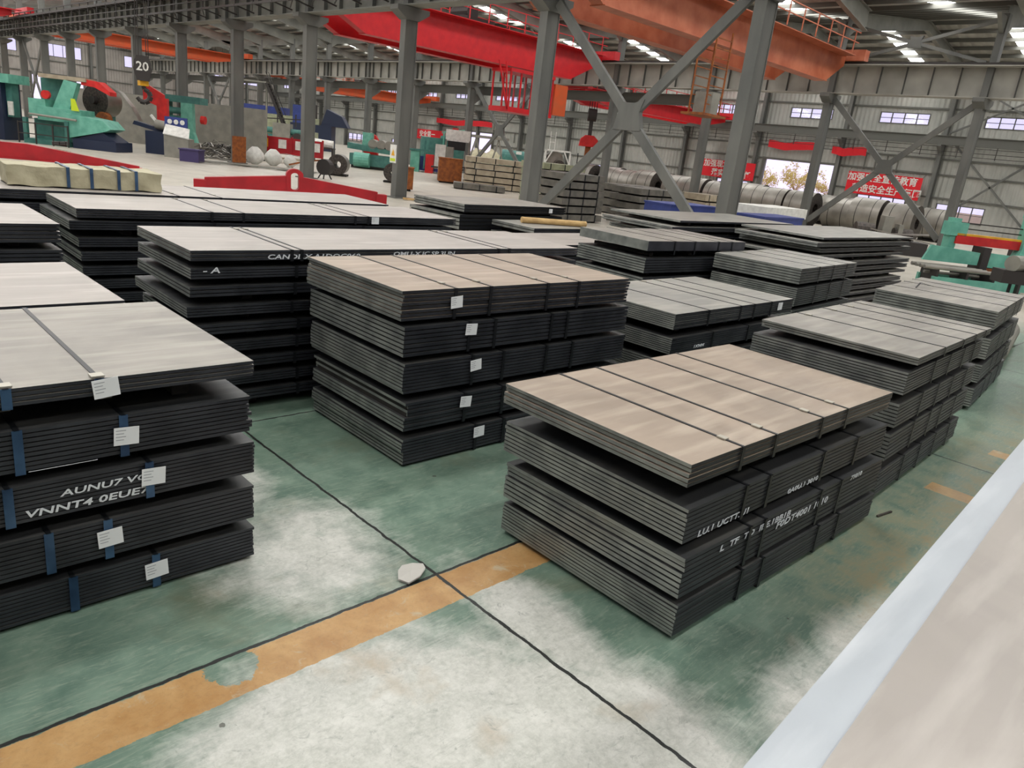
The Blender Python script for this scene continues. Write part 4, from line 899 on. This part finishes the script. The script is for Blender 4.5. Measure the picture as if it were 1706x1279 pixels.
part(t,'desk_top','dark_steel',[(-1.3,1.3,-.5,.5,.8,.9)]); part(t,'legs','dark_steel',[(-1.2,-1.1,-.4,.4,0,.8),(1.1,1.2,-.4,.4,0,.8)]); part(t,'monitor','black',[(-.7,.6,-.1,.1,2.0,2.6)]); part(t,'white_board','white',[(-.9,.9,.1,.16,2.6,3.4)]); part(t,'board_posts','cabinet',[(-.9,-.8,.1,.2,.9,2.7),(.8,.9,.1,.2,.9,2.7)])
t=mach('drum_machine','round teal drum machine with a red chute in front of the far door','machine',39.6,48.8)
part(t,'drum','teal_dark',cyls=[((-1.0,0,.3),(-1.0,0,2.7),1.15,20),((.4,.2,.3),(.4,.2,2.9),1.0,20)]); part(t,'lower_casing','blue',[(-2.0,-.3,-1.1,.8,.1,1.2)]); part(t,'chute','red',prisms=[([(-.2,2.7),(.9,2.8),(.8,3.6),(.4,3.6)],'y',-.3,.3)]); part(t,'hose','teal',bars=[((-.2,-1.3,.2),(-.2,-1.3,3.2),.1),((-.2,-1.3,3.2),(1.4,-1.3,3.5),.1)])
t=mach('work_trestle','grey steel A-frame work trestle before the far door','trestle',50,57.5)
part(t,'legs','cabinet',bars=[((x,0,0),(x+.8,0,3.2),.16) for x in (-3,-.6,1.6)]+[((x+1.6,0,0),(x+.8,0,3.2),.16) for x in (-3,-.6,1.6)]); part(t,'top_rail','cabinet',bars=[((-3.2,0,3.3),(3.4,0,3.3),.25)]); part(t,'cross_ties','cabinet',bars=[((-3,0,1.2),(3.2,0,1.2),.1)])
t=mach('tarp_heap','heap of tan tarpaulin in front of the far door','tarpaulin',62,69)
g=G(); n=14
for i in range(n):
    for k in range(6):
        f=lambda a,b:((a/n-.5)*9,(b/6-.5)*3,max(0,1.9*math.sin(math.pi*a/n)**.6*math.sin(math.pi*b/6)**.7*(1+.25*math.sin(a*2.1+b))))
        g.face([f(i,k),f(i+1,k),f(i+1,k+1),f(i,k+1)])
g.build('tarpaulin','wrap',t,smooth=True)
t=mach('motor_unit','teal motor unit standing on the floor behind the pale green pile','machine',58.6,60.2)
part(t,'casing','teal_dark',[(-1.8,.9,-.8,.8,.2,1.6)],cyls=[((-1.6,0,1.6),(.8,0,1.6),.75,16)]); part(t,'end_cabinet','teal',[(.9,2.4,-.6,.8,0,2.2)]); part(t,'vent','white',[(-.1,.5,-.9,-.8,2.0,2.3)]); part(t,'vent','white',[(1.1,1.7,-.7,-.6,1.8,2.1)]); part(t,'skid_frame','dark_steel',[(-1.9,2.4,-.7,.7,0,.2)])
t=mach('roll_stand','white steel roll stand holding a shiny round coil end','stand',57.3,53.0)
part(t,'frame','white',[(-1.3,-1.15,-.6,.6,0,2.9),(1.15,1.3,-.6,.6,0,2.9),(-1.3,1.3,-.6,.6,2.75,2.9)],bars=[((-1.2,-.6,1.6),(-.6,-.6,2.8),.12),((1.2,-.6,1.6),(.6,-.6,2.8),.12)]); part(t,'round_roll','coil',cyls=[((-.2,-.3,1.9),(-.4,.9,1.9),.85,24)],smooth=True); part(t,'roll_hub','coil_end',cyls=[((.25,-1.1,1.4),(.15,-.4,1.4),.55,20)]); part(t,'base','greenboard',[(-1.8,1.8,-.7,.7,0,.6)]); part(t,'ladder','white',bars=[((-.9,0,2.9),(-.9,0,4.6),.06),((-.4,0,2.9),(-.4,0,4.6),.06),((-.9,0,3.6),(-.4,0,3.6),.05),((-.9,0,4.1),(-.4,0,4.1),.05)])
# hook with red lifting clamp
t=thing('coil_clamp','red coil lifting clamp hanging on a hook block left of the big X brace','lifting clamp',(49.3,42.3,0),YW)
part(t,'wire_ropes','dark_steel',cyls=[((x,0,6.0),(x,0,7.86),.03,6) for x in (-.3,-.1,.1,.3)]); part(t,'hook_pulleys','dark_steel',cyls=[((-.35,0,5.9),(.35,0,5.9),.5,18)],boxes=[(-.15,.15,-.15,.15,4.2,5.6)])
part(t,'clamp_head','red',prisms=[([(-.8,3.4),(.8,3.4),(.7,4.0),(.35,4.3),(-.35,4.3),(-.7,4.0)],'y',-.3,.3)]); part(t,'shaft','rust',[(-.22,.22,-.15,.15,.9,3.4)]); part(t,'clamp_foot','red',[(-.5,.5,-.35,.35,.25,1.0)],bars=[((-.5,0,.5),(-1.0,0,1.0),.08),((.5,0,.5),(.9,0,1.3),.08)]); part(t,'side_handle','black',bars=[((-.75,0,1.9),(-.75,0,2.8),.07),((-.75,0,1.9),(-.4,0,1.9),.07)])
# cut-to-length line at right
t=thing('shear_line','teal cut-to-length line with red cross beam at the right edge','machine',(27.1,6.9,0),R(-42)); t.scale=(.6,.6,.6)
part(t,'left_stand','teal',[(-.9,-.5,.4,1.0,1.5,3.5),(-1.1,-.1,.3,1.0,2.6,3.3)]); part(t,'right_stand','teal',prisms=[([(2.6,1.0),(3.5,1.4),(3.7,4.0),(4.0,4.1),(4.0,4.5),(3.0,4.4),(3.0,2.2)],'y',.1,.7)])
part(t,'cross_beam','red',[(-.6,3.2,.3,.8,2.2,2.65)]); part(t,'beam_cap','yellow',[(-.6,3.2,.3,.8,2.65,2.75)])
part(t,'front_apron','teal',prisms=[([(-2.6,1.25),(.4,1.25),(.4,1.9),(-2.3,2.05)],'y',-.5,-.35),([(.9,1.2),(2.6,1.2),(2.9,1.9),(.9,1.95)],'y',-.5,-.35)])
part(t,'side_cheek','teal',prisms=[([(2.3,.8),(2.7,.8),(3.3,1.9),(3.2,2.0),(2.9,2.0)],'y',-.7,.3)])
part(t,'table_rollers','coil',cyls=[((-3.0,y,1.0),(.6,y,1.0),.1,10) for y in (-1.5,-1.1,-.7,-.3)]+[((-2.6,-.9,.7),(.4,-.9,.7),.08,8)])
part(t,'table_frame','teal',[(-2.4,1.0,-1.6,-1.35,-.0+.15,.55),(-2.4,1.0,-.2,.0,.15,.55),(1.0,2.6,-1.3,-.3,0.1,.75),(2.6,3.4,-.6,.3,.1,.8)]); part(t,'table_legs','dark_steel',[(x,x+.12,-1.55,-.1,0,1.0) for x in (-2.3,-.7,.75,2.2)])
part(t,'shear_block','dark_steel',[(.5,.9,-.6,.4,.4,2.2),(1.0,2.4,-.3,.5,.6,1.3)]); part(t,'drive','rust',[(.9,2.2,-.5,-.3,1.0,1.15)])
part(t,'guide_rails','dark_steel',bars=[((-.6,.5,3.3),(3.4,.5,3.3),.06),((-.2,.5,3.0),(3.4,.5,3.0),.06)])
t=thing('stacker_unit','orange-hooded stacker machine cut by the right picture edge','machine',(30.3,6.0,0),R(-42)); t.scale=(.68,.68,.68)
part(t,'hood','yellow',prisms=[([(.3,2.0),(2.8,2.0),(2.8,3.1),(1.0,3.1)],'y',-.5,.9)]); part(t,'top_frame','teal',[(-.3,3.0,-.3,.5,3.4,3.9)]); part(t,'body','dark_steel',[(-.3,3.0,-.4,.8,.7,1.9)]); part(t,'rollers','cabinet',cyls=[((-.3,-.6,z),(2.8,-.6,z),.12,10) for z in (1.2,1.6)]); part(t,'post','yellow',[(-.4,.1,-.3,.3,.6,2.3)]); part(t,'legs','dark_steel',[(0,.2,-.3,.6,0,.7),(2.5,2.7,-.3,.6,0,.7)])
t=thing('spider_stand','black three-legged chair base with a white strapped roll at the right edge','stand',(25.2,5.1,0),R(-50)); t.scale=(.8,.8,.8)
part(t,'legs','black',bars=[((.5*math.cos(R(a)),.5*math.sin(R(a)),.03),(0,0,.32),.05) for a in (0,72,144,216,288)]); part(t,'stem','black',bars=[((0,0,.3),(0,0,.7),.08)]); part(t,'basket','dark_steel',[(-.55,.7,-.4,.4,.7,1.15)]); part(t,'roll','cabinet',cyls=[((-.3,-.3,1.4),(.6,.3,1.4),.28,14)])
t=thing('drive_unit','dark heap of drive parts on a low frame before the front coil row','machine',(36.3,12.6,0),R(-50))
part(t,'frame','dark_steel',[(-2,1.6,-.6,.6,0,.6)]); part(t,'motors','coil_end',cyls=[((-1.5,0,.9),(-.7,0,.9),.32,14),((.2,0,.85),(1.0,0,.85),.28,14)]); part(t,'bracket','cabinet',[(-.4,0,-.3,.3,.6,1.6),(.3,.5,-.3,.3,.6,1.3)]); part(t,'loose_rods','coil',bars=[((-1.8,-.5,.7),(1.6,-.4,1.0),.07),((-1,-.5,1.0),(1.9,-.5,.6),.06)])
# steel pipes near the right edge
for k,(x,y,z,r,lab) in enumerate(((14.6,2.9,0,.22,'upper dark round pipe end beside the rightmost stack'),(14.9,2.2,0,.17,'lower grey round pipe end beside the rightmost stack'))):
    tag(G().cyl((0,0,r),(3.2,.5,r),r,20,0,None,0,r*.75).build('steel_pipe','greenboard' if k else 'cabinet',None,(x,y,z)),lab,'pipe','steel pipes at the right edge')
# scattered straps on the stacks
tag(G().bar((0,0,.006),(.35,.06,.05),.02,.006).bar((.35,.06,.05),(.62,-.05,.006),.02,.006).build('loose_strap','black',None,(11.9,3.55,1.353)),'loose black strap curled on top of the rightmost stack','strap')
tag(G().box(-.1,.3,-.06,.08,0,.035).build('white_wrapper','white',None,(7.4,3.35,1.22)),'white folded wrapper lying on a corner of the right stack','litter') if False else None
# ------------------------------------------------------------------ trees outside
def tree(x,y,h,seed,label):
    rnd=random.Random(seed); t=thing('willow_tree',label,'tree',(x,y,-.15),0,'spring trees outside the big door')
    g=G(); g.cyl((0,0,0),(0,0,h*.3),.16,8,0,.11); tips=[]
    for k in range(15):
        a=rnd.uniform(0,6.28); e=rnd.uniform(.5,1.25); L=h*rnd.uniform(.35,.7); p=Vector((0,0,h*.28)); q=p+Vector((math.cos(a)*math.cos(e)*L,math.sin(a)*math.cos(e)*L,math.sin(e)*L)); g.cyl(p,q,.035,5,0,.012)
        tips.append((p,q))
        for j in range(3):
            s=p.lerp(q,rnd.uniform(.4,.9)); a2=a+rnd.uniform(-1,1); r_=s+Vector((math.cos(a2)*L*.3,math.sin(a2)*L*.3,L*.3*rnd.uniform(.2,1))); g.cyl(s,r_,.015,4,0,.006); tips.append((s,r_))
    g.build('trunk','bark',t); g=G()
    for p,q in tips:
        for j in range(26):
            c=p.lerp(q,rnd.uniform(.35,1.05))+Vector((rnd.gauss(0,.22),rnd.gauss(0,.22),rnd.gauss(0,.22))); s=rnd.uniform(.05,.11); u=Vector((rnd.gauss(0,1),rnd.gauss(0,1),rnd.gauss(0,1))).normalized()*s; v=u.cross(Vector((rnd.gauss(0,1),rnd.gauss(0,1),rnd.gauss(0,1)))).normalized()*s
            g.face([c-u,c-v,c+u,c+v])
    g.build('foliage','leaf',t)
tree(92,48.9,4.4,1,'leftmost small yellow-green tree outside the big door'); tree(92,44.2,5.2,2,'middle, fullest yellow-green tree outside the big door'); tree(92,39.6,4.4,3,'rightmost yellow-green tree outside the big door, behind the column');
t=thing('steel_stair','distant steep steel stair with handrails left of the second column','stairs',(35.0,70,0),YW)
g=G(); 
for y_ in (-.4,.4): g.bar((1.4,y_,2.2),(-.3,y_,5.9),.12,.2); g.bar((1.4,y_,3.1),(-.3,y_,6.8),.05)
for k in range(14): u=k/13; g.box(1.3-1.7*u,1.55-1.7*u,-.4,.4,2.3+3.6*u,2.34+3.6*u)
g.build('flight','dark_steel',t)
G().box(-3.4,-.2,-.5,.5,5.8,5.9).bar((-3.2,0,0),(-3.2,0,5.8),.14).bar((-.4,.3,0),(-.4,.3,5.8),.14).bar((1.5,0,0),(1.5,0,2.3),.14).build('landing','cabinet',t)
